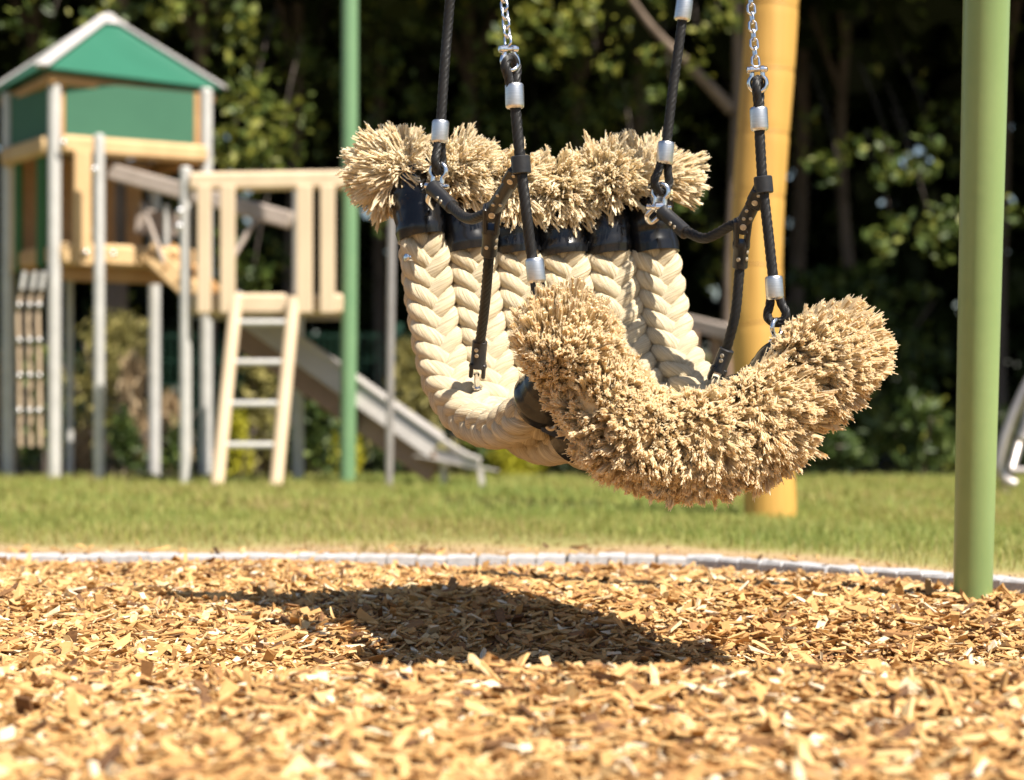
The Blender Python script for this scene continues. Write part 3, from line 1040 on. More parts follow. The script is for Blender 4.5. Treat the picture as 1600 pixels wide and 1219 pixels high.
def eye(foot, apex, normal, w=0.026, r=0.0085):
    """loop of cable: two legs side by side along 'normal', round the apex"""
    foot = np.array(foot); apex = np.array(apex)
    d = apex - foot; L = np.linalg.norm(d); d /= L
    nrm = np.array(normal, float); nrm -= d * nrm.dot(d); nrm /= np.linalg.norm(nrm)
    pts = []
    for a_, b_ in ((0, -0.30), (0.3, -0.42), (0.6, -0.62), (0.85, -0.5), (1.0, 0.0), (0.85, 0.5), (0.6, 0.62), (0.3, 0.42), (0, 0.30)):
        pts.append(foot + d * (L * a_) + nrm * (w * b_))
    return cable(pts, r, 46, 'eye_loop')


def shackle(pin, bow, across, r_w=0.0048, w=0.034, bow_r=0.017):
    """bow shackle: pin through the two lugs at 'pin', round bow centred at 'bow'"""
    pin = np.array(pin); bow = np.array(bow)
    d = bow - pin; L = np.linalg.norm(d); d /= L
    a = np.array(across, float); a -= d * a.dot(d); a /= np.linalg.norm(a)
    sh = empty('shackle', pin, swing)
    pts = [pin - a * 0.010 - d * 0.004, pin - a * 0.0105 + d * 0.004]
    for k in range(13):
        ang = radians(-140) + radians(280) * k / 12
        pts.append(bow + a * (sin(ang) * bow_r) + d * (cos(ang) * bow_r))
    pts += [pin + a * 0.0105 + d * 0.004, pin + a * 0.010 - d * 0.004]
    mb = MB(); mb.tube(resample(pts, 60), r_w, 12)
    mb.build('bow', M['chrome'], sh)
    mb = MB(); mb.lathe(pin - a * (w / 2 + 0.004), a, [(0, 0.004), (0.001, 0.0065), (0.008, 0.0065), (0.009, 0.004), (w + 0.0, 0.004), (w, 0.006), (w + 0.006, 0.0055), (w + 0.008, 0.003)], 16)
    mb.build('pin', M['chrome'], sh)
    for sg in (-1, 1):
        mb = MB(); mb.lathe(pin + a * (sg * 0.0105) - a * 0.0045, a, [(0, 0.006), (0.001, 0.0078), (0.008, 0.0078), (0.009, 0.006)], 16)
        mb.build('lug', M['chrome'], sh)
    return sh


def chain(a, b, link_len=0.0285, w=0.0200, d=0.0050, phase=0.0, side=(1, 0, 0)):
    a = np.array(a); b = np.array(b)
    t = b - a; L = np.linalg.norm(t); t /= L
    s = np.array(side, float); s -= t * s.dot(t); s /= np.linalg.norm(s)
    u = np.cross(t, s)
    pitch = link_len - 2 * d
    n = int(L / pitch)
    ch = empty('chain', b, swing)
    def one(s_):
        h = link_len / 2 - w / 2
        pts = []
        for k in range(20):
            an = 2 * pi * k / 20
            q = h if sin(an) >= 0 else -h
            pts.append(s_ * (cos(an) * (w - d) / 2) + t * (sin(an) * (w - d) / 2 + q))
        mb = MB(); mb.tube(pts, d / 2, 10, closed=True, up=np.cross(t, s_))
        return mb.mesh('chain_link', M['chrome'])
    ca, sa_ = cos(phase), sin(phase)
    ms = [one(s * ca + u * sa_), one(-s * sa_ + u * ca)]
    for k in range(n):
        link('chain_link', ms[k % 2], b - t * (pitch * (k + 0.35)), ch)
    return ch


def rivet(c, nrm, r=0.0042, parent=None):
    nrm = np.array(nrm, float); nrm /= np.linalg.norm(nrm)
    mb = MB(); mb.lathe(np.array(c) - nrm * 0.001, nrm, [(0, r), (0.0022, r), (0.003, r * 0.75), (0.003, r * 0.35), (0.0018, r * 0.3)], 12)
    return mb.build('rivet', M['rivet'], parent or swing)


CAMV = np.array((0.0, -1.0, -0.03))


def socket(a, b, r=0.0155, fork=True, name='cable_socket', rivets=((0.35, 0.35), (0.6, 0.25)), fork_len=0.036):
    """black cylinder clamped on a cable end (a), opening into a fork at b"""
    a = np.array(a); b = np.array(b)
    ax = b - a; L = np.linalg.norm(ax); ax /= L
    so = empty(name, a, swing)
    mb = MB()
    mb.lathe(a, ax, [(0, ROPE_R), (0, r - 0.003), (0.002, r), (L - fork_len, r), (L - fork_len + 0.006, r + 0.003), (L - fork_len + 0.010, r + 0.003), (L - fork_len + 0.010, 0.004)], 28)
    mb.build('body', M['black_metal'], so)
    s = np.cross(ax, CAMV); s /= np.linalg.norm(s)
    toward = np.cross(s, ax)
    if toward[1] > 0:
        toward = -toward
    if fork:
        for sg in (-1, 1):
            mb = MB()
            st = b - ax * fork_len + s * (sg * 0.0125)
            mb.beam(st, b - ax * 0.004 + s * (sg * 0.0125), 0.028, 0.0085, side=toward, bevel=0.003)
            mb.build('fork_prong', M['black_metal'], so)
    for (u_, v_) in rivets:
        rivet(a + ax * (L - fork_len) * u_ + toward * r * math.sqrt(1 - v_ * v_) + s * r * v_, toward * math.sqrt(1 - v_ * v_) + s * v_, parent=so)
    return so


X = np.array((1.0, 0, 0)); Y = np.array((0, 1.0, 0)); Z = np.array((0, 0, 1.0))
ACROSS = (PR.mean(0) - PL.mean(0)); ACROSS /= np.linalg.norm(ACROSS)
FWD = np.array((ACROSS[1], -ACROSS[0], 0)); FWD /= np.linalg.norm(FWD)

# front left suspension
fl = 4.20
chain(P(738, -488, 4.44), P(794, 68, fl), phase=0.75, side=X)
shackle(P(795, 77, fl), P(797, 96, fl), X * 0.85 + Y * 0.5)
eye(P(802, 135, fl), P(797, 90, fl), Y * 0.75 + X * 0.66)
ferrule(P(804, 150, fl), P(804.5, 170, fl) - P(803.5, 130, fl))
cable([P(804, 150, fl), P(808, 200, fl), P(814, 258, fl), P(822, 330, fl), P(831, 400, fl + .01), P(838, 424, fl + .01)])
ferrule(P(837, 423, fl + .01), P(839, 440, fl + .01) - P(835, 405, fl + .01))
eye(P(839, 438, fl + .01), P(846, 482, fl + .02), Y * 0.8 + X * 0.5)
shackle(P(851, 512, fl + .03), P(846, 487, fl + .02), X)
# front right suspension
frt = 4.44
chain(P(1133, -500, 4.62), P(1181, 101, frt), phase=0.12, side=X * 0.95 + Y * 0.3)
shackle(P(1183, 109, frt), P(1184, 130, frt), X)
eye(P(1186, 172, frt), P(1184, 124, frt), Y * 0.9 + X * 0.3)
ferrule(P(1186, 186, frt), P(1187, 206, frt) - P(1185, 166, frt))
cable([P(1186, 186, frt), P(1188, 230, frt), P(1192, 290, frt), P(1200, 360, frt), P(1207, 425, frt), P(1210, 450, frt)])
ferrule(P(1210, 450, frt), P(1211, 466, frt) - P(1209, 434, frt))
eye(P(1211, 466, frt), P(1215, 505, frt), X * 0.9 - Y * 0.3, w=0.03)
shackle(P(1214, 535, frt - .01), P(1214, 513, frt - .01), X * 0.6 + Y * 0.7)
# back left
bl = 4.60
cable([P(738, -488, 4.47), P(722, -250, 4.55), P(703, 0, bl), P(695, 100, bl), P(688, 206, bl)])
ferrule(P(687.5, 206, bl), P(688.5, 190, bl) - P(686.5, 222, bl))
eye(P(687, 224, bl), P(685, 268, bl), Y * 0.85 + X * 0.4)
shackle(P(683, 291, bl), P(685, 268, bl), X * 0.92 - Y * 0.35, w=0.046, r_w=0.0055, bow_r=0.0165)
mb = MB(); mb.lathe(P(683, 291, bl) - X * 0.0095, X, [(0, 0.010), (0.0015, 0.0118), (0.0175, 0.0118), (0.019, 0.010)], 20)
mb.build('spacer', M['chrome'], swing)
# eye plate on the sleeve
mb = MB(); mb.tube(resample([P(676, 292, bl + .01), P(669, 312, bl + .02), P(675, 325, bl + .04)], 14), 0.0065, 10)
mb.build('eye_bolt', M['chrome'], swing)
# back right
brt = 4.68
chain(P(1133, -520, 4.66), P(1073, -40, brt), phase=0.3)
eye(P(1068, -5, brt), P(1071, -45, brt), Y)
ferrule(P(1068, 15, brt), P(1070, 0, brt) - P(1066, 30, brt))
cable([P(1068, 15, brt), P(1061, 70, brt), P(1050, 150, brt), P(1041, 230, brt), P(1039, 240, brt)])
ferrule(P(1039.5, 239, brt), P(1041, 224, brt) - P(1038, 254, brt))
eye(P(1038, 256, brt), P(1032, 300, brt), Y * 0.5 + X * 0.8, w=0.03)
shackle(P(1030, 324, brt), P(1032, 300, brt), X * 0.95 - Y * 0.3, w=0.046, r_w=0.0055, bow_r=0.0165)
mb = MB(); mb.lathe(P(1030, 324, brt) - X * 0.0095, X, [(0, 0.010), (0.0015, 0.0118), (0.0175, 0.0118), (0.019, 0.010)], 20)
mb.build('spacer', M['chrome'], swing)
mb = MB(); mb.tube(resample([P(1020, 325, brt + .01), P(1010, 338, brt + .015), P(1016, 348, brt + .03), P(1028, 340, brt + .03)], 18), 0.0065, 10)
mb.build('eye_bolt', M['chrome'], swing)


def side_arm(clamp, cax, piv, sock_end, low_top, low_end, seat, back_s0, back_s1, mids_down, mids_back):
    """armrest linkage: ring clamp on the front cable, link to a pivot, cables down to the seat and back to the shackle"""
    clamp = np.array(clamp); piv = np.array(piv)
    cl = empty('clamp', clamp, swing)
    cax = np.array(cax, float); cax /= np.linalg.norm(cax)
    h = 0.034
    mb = MB(); mb.lathe(clamp - cax * h / 2, cax, [(0, ROPE_R), (0, 0.0165), (0.002, 0.0185), (h - 0.002, 0.0185), (h, 0.0165), (h, ROPE_R)], 30)
    mb.build('ring', M['black_metal'], cl)
    d = piv - clamp; L = np.linalg.norm(d); d /= L
    s = np.cross(d, CAMV); s /= np.linalg.norm(s)
    tw = np.cross(s, d)
    if tw[1] > 0: tw = -tw
    # knuckle next to the ring, then the tubular link
    k0 = clamp + d * 0.012; k1 = clamp + d * 0.052
    for sg in (-1, 1):
        mb = MB(); mb.beam(k0 + tw * sg * 0.0115, k1 + tw * sg * 0.0115, 0.032, 0.010, side=s, bevel=0.005)
        mb.build('knuckle_plate', M['black_metal'], cl)
    mb = MB(); mb.lathe(clamp + d * 0.036, d, [(0, 0.006), (0.003, 0.0135), (L - 0.052, 0.0155), (L - 0.046, 0.014), (L - 0.046, 0.004)], 26)
    mb.build('link_tube', M['black_metal'], cl)
    rivet(clamp + d * 0.036 + tw * 0.0168, tw, 0.0062, cl)
    rivet(clamp + d * 0.018 + tw * 0.0168, tw, 0.0036, cl)
    for u_, v_ in ((0.60, 0.45), (0.72, -0.5), (0.78, 0.3)):
        rivet(clamp + d * L * u_ + (tw * math.sqrt(1 - v_ * v_) + s * v_) * 0.0152, tw, 0.0036, cl)
    # pivot: two cheeks and a round hub
    dn = np.array(sock_end) - piv; dn /= np.linalg.norm(dn)
    s2 = np.cross(dn, CAMV); s2 /= np.linalg.norm(s2)
    t2 = np.cross(s2, dn)
    if t2[1] > 0: t2 = -t2
    hub = empty('pivot', piv, swing)
    mb = MB(); mb.lathe(piv - t2 * 0.016, t2, [(0, 0.013), (0.002, 0.0165), (0.030, 0.0165), (0.032, 0.013)], 26)
    mb.build('hub', M['black_metal'], hub)
    for sg in (-1, 1):
        mb = MB(); mb.beam(piv - dn * 0.012 + s2 * sg * 0.0135, piv + dn * 0.044 + s2 * sg * 0.0100, 0.032, 0.010, side=t2, bevel=0.004)
        mb.build('cheek', M['black_metal'], hub)
    rivet(piv + t2 * 0.0165, t2, 0.0066, hub)
    # socket below the pivot (fork end upwards)
    so = empty('cable_socket', sock_end, swing)
    q0 = piv + dn * 0.032
    Ls = np.linalg.norm(np.array(sock_end) - q0)
    mb = MB(); mb.lathe(q0, dn, [(0, 0.006), (0, 0.016), (0.004, 0.0178), (0.014, 0.0178), (0.019, 0.0156), (Ls - 0.002, 0.0156), (Ls, 0.0135), (Ls, ROPE_R)], 28)
    mb.build('body', M['black_metal'], so)
    for u_, v_ in ((0.62, 0.35), (0.62, -0.75), (0.38, -0.8)):
        rivet(q0 + dn * Ls * u_ + (t2 * math.sqrt(1 - v_ * v_) + s2 * v_) * 0.0156, t2 * math.sqrt(1 - v_ * v_) + s2 * v_, 0.0042, so)
    cable([np.array(sock_end) - dn * 0.01] + [np.array(p) for p in mids_down] + [np.array(low_top) + (np.array(low_end) - np.array(low_top)) * 0.15])
    socket(low_top, low_end)
    # eye bolt into the seat
    e0 = np.array(low_end); sd = np.array(seat)
    mb = MB(); mb.tube(resample([e0 - (e0 - sd) * -0.0 + (e0 - sd) * 0.6, e0, e0 + (sd - e0) * 0.55, sd], 16), 0.0058, 12)
    mb.build('eye_bolt', M['chrome'], swing)
    mb = MB(); mb.lathe(sd + (e0 - sd) * 0.25, sd - e0, [(0, 0.006), (0.001, 0.0105), (0.004, 0.0112), (0.005, 0.008)], 18)
    mb.build('washer', M['chrome'], swing)
    # cable to the back shackle with its own socket
    cable([piv] + [np.array(p) for p in mids_back] + [np.array(back_s0) + (np.array(back_s1) - np.array(back_s0)) * 0.2], r=0.0100)
    socket(back_s0, back_s1, r=0.0150, fork=False, fork_len=0.002, rivets=((0.3, -0.6), (0.5, -0.6)))


side_arm(P(814, 258, fl), P(815, 275, fl) - P(812.5, 240, fl), P(769, 331, 4.31), P(764, 399, 4.36),
         P(750, 532, 4.52), P(745, 592, 4.55), P(746, 607, 4.56),
         P(707, 324, 4.52), P(680, 297, 4.585),
         [P(762, 425, 4.38), P(757, 480, 4.45)],
         [P(753, 336, 4.34), P(738, 342, 4.39), P(722, 337, 4.46)])
side_arm(P(1193, 289, frt), P(1194, 305, frt) - P(1191, 273, frt), P(1160, 352, 4.50), P(1156, 419, 4.53),
         P(1136, 545, 4.56), P(1115, 598, 4.58), P(1110, 612, 4.59),
         P(1072, 364, 4.62), P(1040, 335, 4.675),
         [P(1154, 440, 4.53), P(1148, 495, 4.54)],
         [P(1143, 352, 4.52), P(1122, 364, 4.55), P(1098, 372, 4.58)])

# hexagon plate with its bolt under the front left sleeve, bolts through the braids
mb = MB()
hexp = [(842, 652), (858, 643), (905, 655), (905, 690), (872, 686), (846, 674)]
fy = 4.265
front = [P(x_, y_, fy) for x_, y_ in hexp]
back_ = [p + Y * 0.008 for p in front]
mb.add(front + back_, [(0, 1, 2, 3, 4, 5)[::-1], (6, 7, 8, 9, 10, 11)] + [(i, (i + 1) % 6, 6 + (i + 1) % 6, 6 + i) for i in range(6)])
mb.build('clamp_plate', M['black_metal'], swing, smooth=False)
mb = MB(); mb.lathe(P(861, 664, fy) + Y * 0.001, -Y + Z * -0.05, [(0, 0.0125), (0.003, 0.012), (0.005, 0.008), (0.004, 0.0045), (0.002, 0.004)], 20)
mb.build('bolt_head', M['rivet'], swing)
for px_, py_, yy in ((803, 634, 4.345), (637, 402, 4.655)):
    mb = MB(); mb.lathe(P(px_, py_, yy), (-0.85, -0.5, 0.1), [(-0.02, 0.011), (0.0, 0.011), (0.005, 0.009), (0.007, 0.005)], 18)
    mb.build('bolt_head', M['chrome'], swing)

# ------------------------------------------------------------------ the play tower on the far side of the lawn
tower = empty('play_tower', P(85, 752, 14.0))
tag(tower, 'wooden play tower with green hipped roof, steel posts, ladder and steel slide', 'play tower')


def part_beam(name, a, b, w, h, mat, side=None, bevel=0.006, parent=None):
    mb = MB(); mb.beam(a, b, w, h, side, bevel)
    return mb.build(name, M[mat], parent or tower)


def part_tube(name, pts, r, mat, parent=None, sides=16):
    mb = MB(); mb.tube(resample([np.array(p) for p in pts], 4 if len(pts) == 2 else 24), r, sides)
    return mb.build(name, M[mat], parent or tower)


GZ = -0.02
def post(px, Yd, ztop, r=0.041, mat='steel'):
    x_ = (px - 800) / FPX * Yd
    o = part_tube('post', [(x_, Yd, GZ), (x_, Yd, ztop)], r, mat)
    mb = MB(); mb.sphere((x_, Yd, ztop), r * 1.02, 16, 8, (1, 1, 0.45))
    mb.build('post_cap', M['steel'], o)
    return np.array((x_, Yd, 0.0))


zt = 2.52
C0 = post(85, 14.0, zt); C1 = post(322, 14.6, zt); C3 = post(13, 14.75, zt)
C2 = C1 + C3 - C0
part_tube('post', [(C2[0], C2[1], GZ), (C2[0], C2[1], zt)], 0.041, 'steel')
e1 = (C1 - C0) / np.linalg.norm(C1 - C0)          # along the front wall
e3 = (C3 - C0) / np.linalg.norm(C3 - C0)          # along the left wall
w1 = np.linalg.norm(C1 - C0); w3 = np.linalg.norm(C3 - C0)
P155 = post(155, 13.8, P(0, 213, 13.8)[2], 0.034)
P290 = post(290, 13.1, P(0, 264, 13.1)[2], 0.035)
P467 = post(466, 13.8, P(0, 276, 13.8)[2], 0.034)
part_tube('pole', [(P(109, 752, 15.0)[0], 15.0, GZ), (P(109, 752, 15.0)[0], 15.0, 1.36)], 0.024, 'steel')


def at(e, base, d, z, out=0.0, n=None):
    q = base + e * d
    if n is not None: q = q + n * out
    return np.array((q[0], q[1], z))


n1 = np.array((e1[1], -e1[0], 0)); n3 = np.array((-e3[1], e3[0], 0))
if n3[0] > 0: n3 = -n3
# roof
NR = P(65, 108, 13.82); RR = P(352, 138, 14.78); LR = P(-14, 147, 14.95); BR_ = RR + LR - NR
AP = (NR + RR + LR + BR_) / 4; AP[2] = P(0, 24, 14.8)[2]
cz = (NR[2] + RR[2] + LR[2] + BR_[2]) / 4
roof = empty('roof', AP, tower)
cor = [NR, RR, BR_, LR]
for k in range(4):
    a, b_ = cor[k].copy(), cor[(k + 1) % 4].copy()
    a[2] = cz; b_[2] = cz
    nrm = np.cross(b_ - a, AP - a); nrm /= np.linalg.norm(nrm)
    if nrm[2] < 0: nrm = -nrm
    mb = MB()
    lo = [p - nrm * 0.018 for p in (a, b_, AP)]
    mb.add([a, b_, AP] + lo, [(0, 1, 2), (5, 4, 3), (0, 3, 4, 1), (1, 4, 5, 2), (2, 5, 3, 0)])
    mb.build('roof_sheet', M['roof_green'], roof, smooth=False)
    # hip trim, an angle strip over the joint
    n_prev = np.cross(a - cor[k - 1] * np.array((1, 1, 0)) - np.array((0, 0, cz)), AP - a)
    mid = (a + AP) / 2
    up_ = mid - (AP + np.array((0, 0, -1.2)))
    part_beam('hip_trim', a + (a - AP) * 0.01 + Z * 0.012, AP + Z * 0.012, 0.088, 0.022, 'trim', side=np.cross(AP - a, (0, 0, 1.0)), bevel=0.004, parent=roof)
mb = MB()
cap = [AP + (c * np.array((1, 1, 0)) + np.array((0, 0, cz)) - AP) * 0.17 + Z * 0.030 for c in cor]
mb.add(cap + [AP + Z * 0.034], [(0, 1, 4), (1, 2, 4), (2, 3, 4), (3, 0, 4)])
mb.build('roof_cap', M['trim'], roof, smooth=False)
for k in range(4):
    a, b_ = cor[k].copy(), cor[(k + 1) % 4].copy()
    a[2] = b_[2] = cz - 0.055
    i_ = (AP - (a + b_) / 2) * np.array((1, 1, 0)) * 0.13
    part_beam('eave_beam', a + i_ + (b_ - a) * 0.04, b_ + i_ - (b_ - a) * 0.04, 0.045, 0.06, 'orange_timber', parent=roof)

# front wall: panel, frames, rail, plank, platform beam
ztop, zrail0, zrail1 = 2.50, P(0, 243, 14.1)[2], P(0, 214, 14.1)[2]
part_beam('wall_panel', at(e1, C0, 0.075, (ztop + zrail1) / 2, -0.01, n1), at(e1, C0, w1 - 0.085, (ztop + zrail1) / 2, -0.01, n1), 0.02, ztop - zrail1, 'panel_green', side=n1, bevel=0.003)
for d_ in (0.055, w1 - 0.06):
    part_beam('panel_frame', at(e1, C0, d_, zrail1, -0.03, n1), at(e1, C0, d_, ztop, -0.03, n1), 0.04, 0.05, 'orange_timber', side=e1)
part_beam('rail', at(e1, C0, 0.02, (zrail0 + zrail1) / 2, 0.03, n1), at(e1, C0, w1 - 0.01, (zrail0 + zrail1) / 2, 0.03, n1), 0.075, zrail1 - zrail0, 'timber', side=n1, bevel=0.03)
zb1, zb0 = P(0, 381, 14.1)[2], P(0, 416, 14.1)[2]
part_beam('plank', at(e1, C0, 0.155, zb0, 0.075, n1), at(e1, C0, 0.155, zrail0 + 0.02, 0.075, n1), 0.115, 0.035, 'timber', side=e1)
part_beam('platform_beam', at(e1, C0, 0.02, (zb0 + zb1) / 2, 0.03, n1), at(e1, C0, w1 - 0.10, (zb0 + zb1) / 2, 0.03, n1), 0.075, zb1 - zb0, 'timber', side=n1, bevel=0.03)
part_beam('joist', at(e1, C0, 0.02, zb0 - 0.045, -0.06, n1), at(e1, C0, w1 - 0.02, zb0 - 0.045, -0.06, n1), 0.06, 0.09, 'orange_timber', side=n1)
for k in range(8):
    d_ = 0.06 + (w3 - 0.12) * (k + 0.5) / 8
    a = C0 + e3 * d_ + e1 * 0.02; b_ = a + e1 * (w1 - 0.04)
    part_beam('floor_board', (a[0], a[1], zb1 - 0.02), (b_[0], b_[1], zb1 - 0.02), (w3 - 0.12) / 8 - 0.006, 0.03, 'orange_timber', side=e3, bevel=0.004)
# left wall
part_beam('wall_panel', at(e3, C0, 0.05, (ztop + zrail1) / 2, -0.01, n3), at(e3, C0, w3 - 0.05, (ztop + zrail1) / 2, -0.01, n3), 0.02, ztop - zrail1, 'panel_green', side=n3, bevel=0.003)
part_beam('rail', at(e3, C0, 0.02, (zrail0 + zrail1) / 2, 0.03, n3), at(e3, C0, w3 - 0.02, (zrail0 + zrail1) / 2, 0.03, n3), 0.075, zrail1 - zrail0, 'timber', side=n3, bevel=0.03)
part_beam('platform_beam', at(e3, C0, 0.02, (zb0 + zb1) / 2, -0.02, n3), at(e3, C0, w3 - 0.02, (zb0 + zb1) / 2, -0.02, n3), 0.06, 0.12, 'orange_timber', side=n3, bevel=0.02)
for d_, wd, mt in ((0.22, 0.16, 'board_green'), (w3 - 0.20, 0.09, 'board_green'), (w3 - 0.09, 0.07, 'pale_timber')):
    part_beam('board', at(e3, C0, d_, zb0, 0.0, n3), at(e3, C0, d_, zrail0 + 0.02, 0.0, n3), wd, 0.03, mt, side=e3)
# back wall and right wall seen through the openings
for d_ in (0.15, 0.42, 0.70, 0.9):
    q = C3 + e1 * d_
    part_beam('plank', (q[0], q[1], zb0), (q[0], q[1], zrail0), 0.11, 0.035, 'orange_timber', side=e1)
q0, q1 = C3 + e1 * 0.02, C2 - e1 * 0.02
part_beam('rail', (q0[0], q0[1], zrail0 + 0.05), (q1[0], q1[1], zrail0 + 0.05), 0.06, 0.10, 'orange_timber', side=n1, bevel=0.02)
part_beam('wall_panel', (q0[0], q0[1], (ztop + zrail1) / 2), (q1[0], q1[1], (ztop + zrail1) / 2), 0.02, ztop - zrail1, 'panel_green', side=n1, bevel=0.003)
q0, q1 = C1 + e3 * 0.02, C2 - e3 * 0.02
part_beam('rail', (q0[0], q0[1], zrail0 + 0.05), (q1[0], q1[1], zrail0 + 0.05), 0.06, 0.10, 'orange_timber', side=e1, bevel=0.02)
part_beam('slide_gate', P(212, 345, 15.0), P(278, 352, 15.0), 0.02, 0.17, 'grey_timber', side=Y)
# climbing net on the left side: tan ropes with bright connectors
for px0, px1, yd in ((37, 30, 14.02), (53, 46, 13.99), (67, 61, 13.95)):
    pts = [P(px0, 425, yd), P(px0 - 3, 450, yd), P(px1 - 2, 490, yd), P(px1, 560, yd), P(px1 + 1, 640, yd), P(px1 + 2, 698, yd)]
    net = part_tube('net_rope', pts, 0.0135, 'net_rope')
    part_tube('net_end', [P(px0 + 2, 424, yd - .02), P(px0 - 3, 452, yd - .02)], 0.016, 'steel', parent=net)
    for yy_ in (477, 532, 587, 642):
        mb = MB(); mb.sphere(P(px1, yy_, yd - 0.02), 0.019, 12, 8)
        mb.build('net_connector', M['alu'], net)

# second, lower platform
pr = P(541, 0, 13.1)[0]
zr1, zr0 = P(0, 271, 13.1)[2], P(0, 300, 13.1)[2]
zp1, zp0 = P(0, 459, 13.1)[2], P(0, 492, 13.1)[2]
part_beam('rail', (P290[0] + 0.02, 13.07, (zr0 + zr1) / 2), (pr, 13.04, (zr0 + zr1) / 2 + 0.01), 0.075, zr1 - zr0, 'pale_timber', side=Y, bevel=0.02)
part_beam('platform_beam', (P290[0] + 0.03, 13.10, (zp0 + zp1) / 2), (pr, 13.10, (zp0 + zp1) / 2), 0.075, zp1 - zp0, 'pale_timber', side=Y, bevel=0.02)
for pa, pb in ((306, 331), (342, 369), (461, 490), (498, 525)):
    xa = P((pa + pb) / 2, 0, 13.0)[0]
    part_beam('plank', (xa, 13.01, zp0 + 0.005), (xa, 13.01, zr0 + 0.03), (pb - pa - 4) / FPX * 13, 0.035, 'pale_timber', side=X)
for k in range(7):
    yy_ = 13.16 + k * 0.105
    part_beam('floor_board', (P290[0] + 0.03, yy_, zp1 - 0.02), (pr, yy_, zp1 - 0.02), 0.098, 0.03, 'pale_timber', side=Y, bevel=0.004)
part_beam('platform_beam', (P290[0] + 0.03, 13.86, (zp0 + zp1) / 2), (pr, 13.86, (zp0 + zp1) / 2), 0.06, zp1 - zp0, 'grey_timber', side=Y, bevel=0.02)
part_beam('rail', (pr - 0.01, 13.1, (zr0 + zr1) / 2 - 0.02), (pr - 0.01, 13.85, (zr0 + zr1) / 2 - 0.02), 0.06, 0.10, 'grey_timber', side=X, bevel=0.02)
part_tube('post', [(pr + 0.01, 13.25, GZ), (pr + 0.01, 13.25, zr1)], 0.034, 'steel')
# stair between the platforms with its handrail
part_beam('handrail', P(172, 268, 14.25), P(456, 345, 13.75), 0.06, 0.105, 'grey_timber', side=Y, bevel=0.012)
part_tube('strut', [P(222, 318, 14.2), P(264, 432, 14.0)], 0.015, 'grey_timber')
part_tube('strut', [P(400, 342, 13.8), P(352, 422, 13.7)], 0.015, 'grey_timber')
part_tube('strut', [P(260, 320, 14.1), P(260, 385, 14.1)], 0.017, 'steel')
part_beam('stair_side', P(232, 392, 14.2), P(305, 462, 13.75), 0.05, 0.13, 'timber', side=Y, bevel=0.012)
part_beam('stair_side', P(262, 392, 14.75), P(335, 462, 14.3), 0.05, 0.13, 'orange_timber', side=Y, bevel=0.012)
for u_ in (0.2, 0.5, 0.8):
    a = P(232, 392, 14.2) * (1 - u_) + P(305, 462, 13.75) * u_
    b_ = P(262, 392, 14.75) * (1 - u_) + P(335, 462, 14.3) * u_
    part_beam('stair_tread', a + Z * 0.03, b_ + Z * 0.03, 0.12, 0.03, 'orange_timber', side=X, bevel=0.005)
# ladder
lad = empty('ladder', P(340, 757, 12.75), tower)
la0, la1 = P(369, 466, 13.03), P(339, 760, 12.72)
lb0, lb1 = P(459, 466, 13.03), P(431, 760, 12.72)
part_tube('ladder_rail', [la1, la0], 0.039, 'pale_timber', parent=lad)
part_tube('ladder_rail', [lb1, lb0], 0.039, 'pale_timber', parent=lad)
for yy_ in (505, 568, 633, 697):
    u_ = (yy_ - 466) / 294
    part_tube('rung', [la0 * (1 - u_) + la1 * u_, lb0 * (1 - u_) + lb1 * u_], 0.019, 'steel', parent=lad, sides=12)
for q in (la0, lb0):
    mb = MB(); mb.sphere(q + np.array((0, -0.035, -0.03)), 0.02, 12, 8, (1, 0.5, 1))
    mb.build('bolt_cap', M['alu'], lad)
for px_, py_, yd in ((147, 265, 13.75), (281, 330, 13.05), (279, 354, 13.05), (134, 395, 14.0), (176, 397, 14.1), (240, 405, 14.25), (98, 223, 13.93)):
    mb = MB(); mb.sphere(P(px_, py_, yd), 0.02, 12, 8, (1, 0.6, 1))
    mb.build('bolt_cap', M['alu'], tower)
# slide
sl = empty('slide', P(700, 760, 12.6), tower)
s0, s1, s2 = P(372, 500, 13.75), P(682, 722, 12.75), P(750, 735, 12.55)
wd = np.array((-0.03, 0.40, 0))
for off in (0.0, 1.0):
    o_ = wd * off
    for a, b_ in ((s0, s1), (s1, s2)):
        k = 0.16 if a is s0 else 0.07
        part_beam('slide_side', a + o_ + Z * (k / 2), b_ + o_ + Z * ((0.09 if a is s0 else 0.035)), 0.012, k, 'slide', side=wd, bevel=0.004, parent=sl)
    part_tube('slide_rim', [s0 + o_ + Z * 0.165, s1 + o_ + Z * 0.15, s2 + o_ + Z * 0.06], 0.014, 'slide', parent=sl, sides=10)
part_beam('chute', s0 + wd / 2 + Z * 0.01, s1 + wd / 2 + Z * 0.01, 0.39, 0.01, 'slide', side=wd, bevel=0.002, parent=sl)
part_beam('chute', s1 + wd / 2 + Z * 0.012, s2 + wd / 2 + Z * 0.012, 0.39, 0.01, 'slide', side=wd, bevel=0.002, parent=sl)
part_beam('underside', s0 + wd * 0.1 - Z * 0.085, s1 + wd * 0.1 - Z * 0.06, 0.03, 0.15, 'brown', side=wd, bevel=0.01, parent=sl)
part_beam('underside', s0 + wd * 0.9 - Z * 0.085, s1 + wd * 0.9 - Z * 0.06, 0.03, 0.15, 'brown', side=wd, bevel=0.01, parent=sl)
for q in (s1 + np.array((0.03, 0, 0)), s2):
    for off in (0.03, 0.97):
        part_beam('slide_leg', (q[0], q[1] + wd[1] * off, q[2]), (q[0] + 0.015, q[1] + wd[1] * off, GZ), 0.03, 0.03, 'slide', side=X, bevel=0.003, parent=sl)

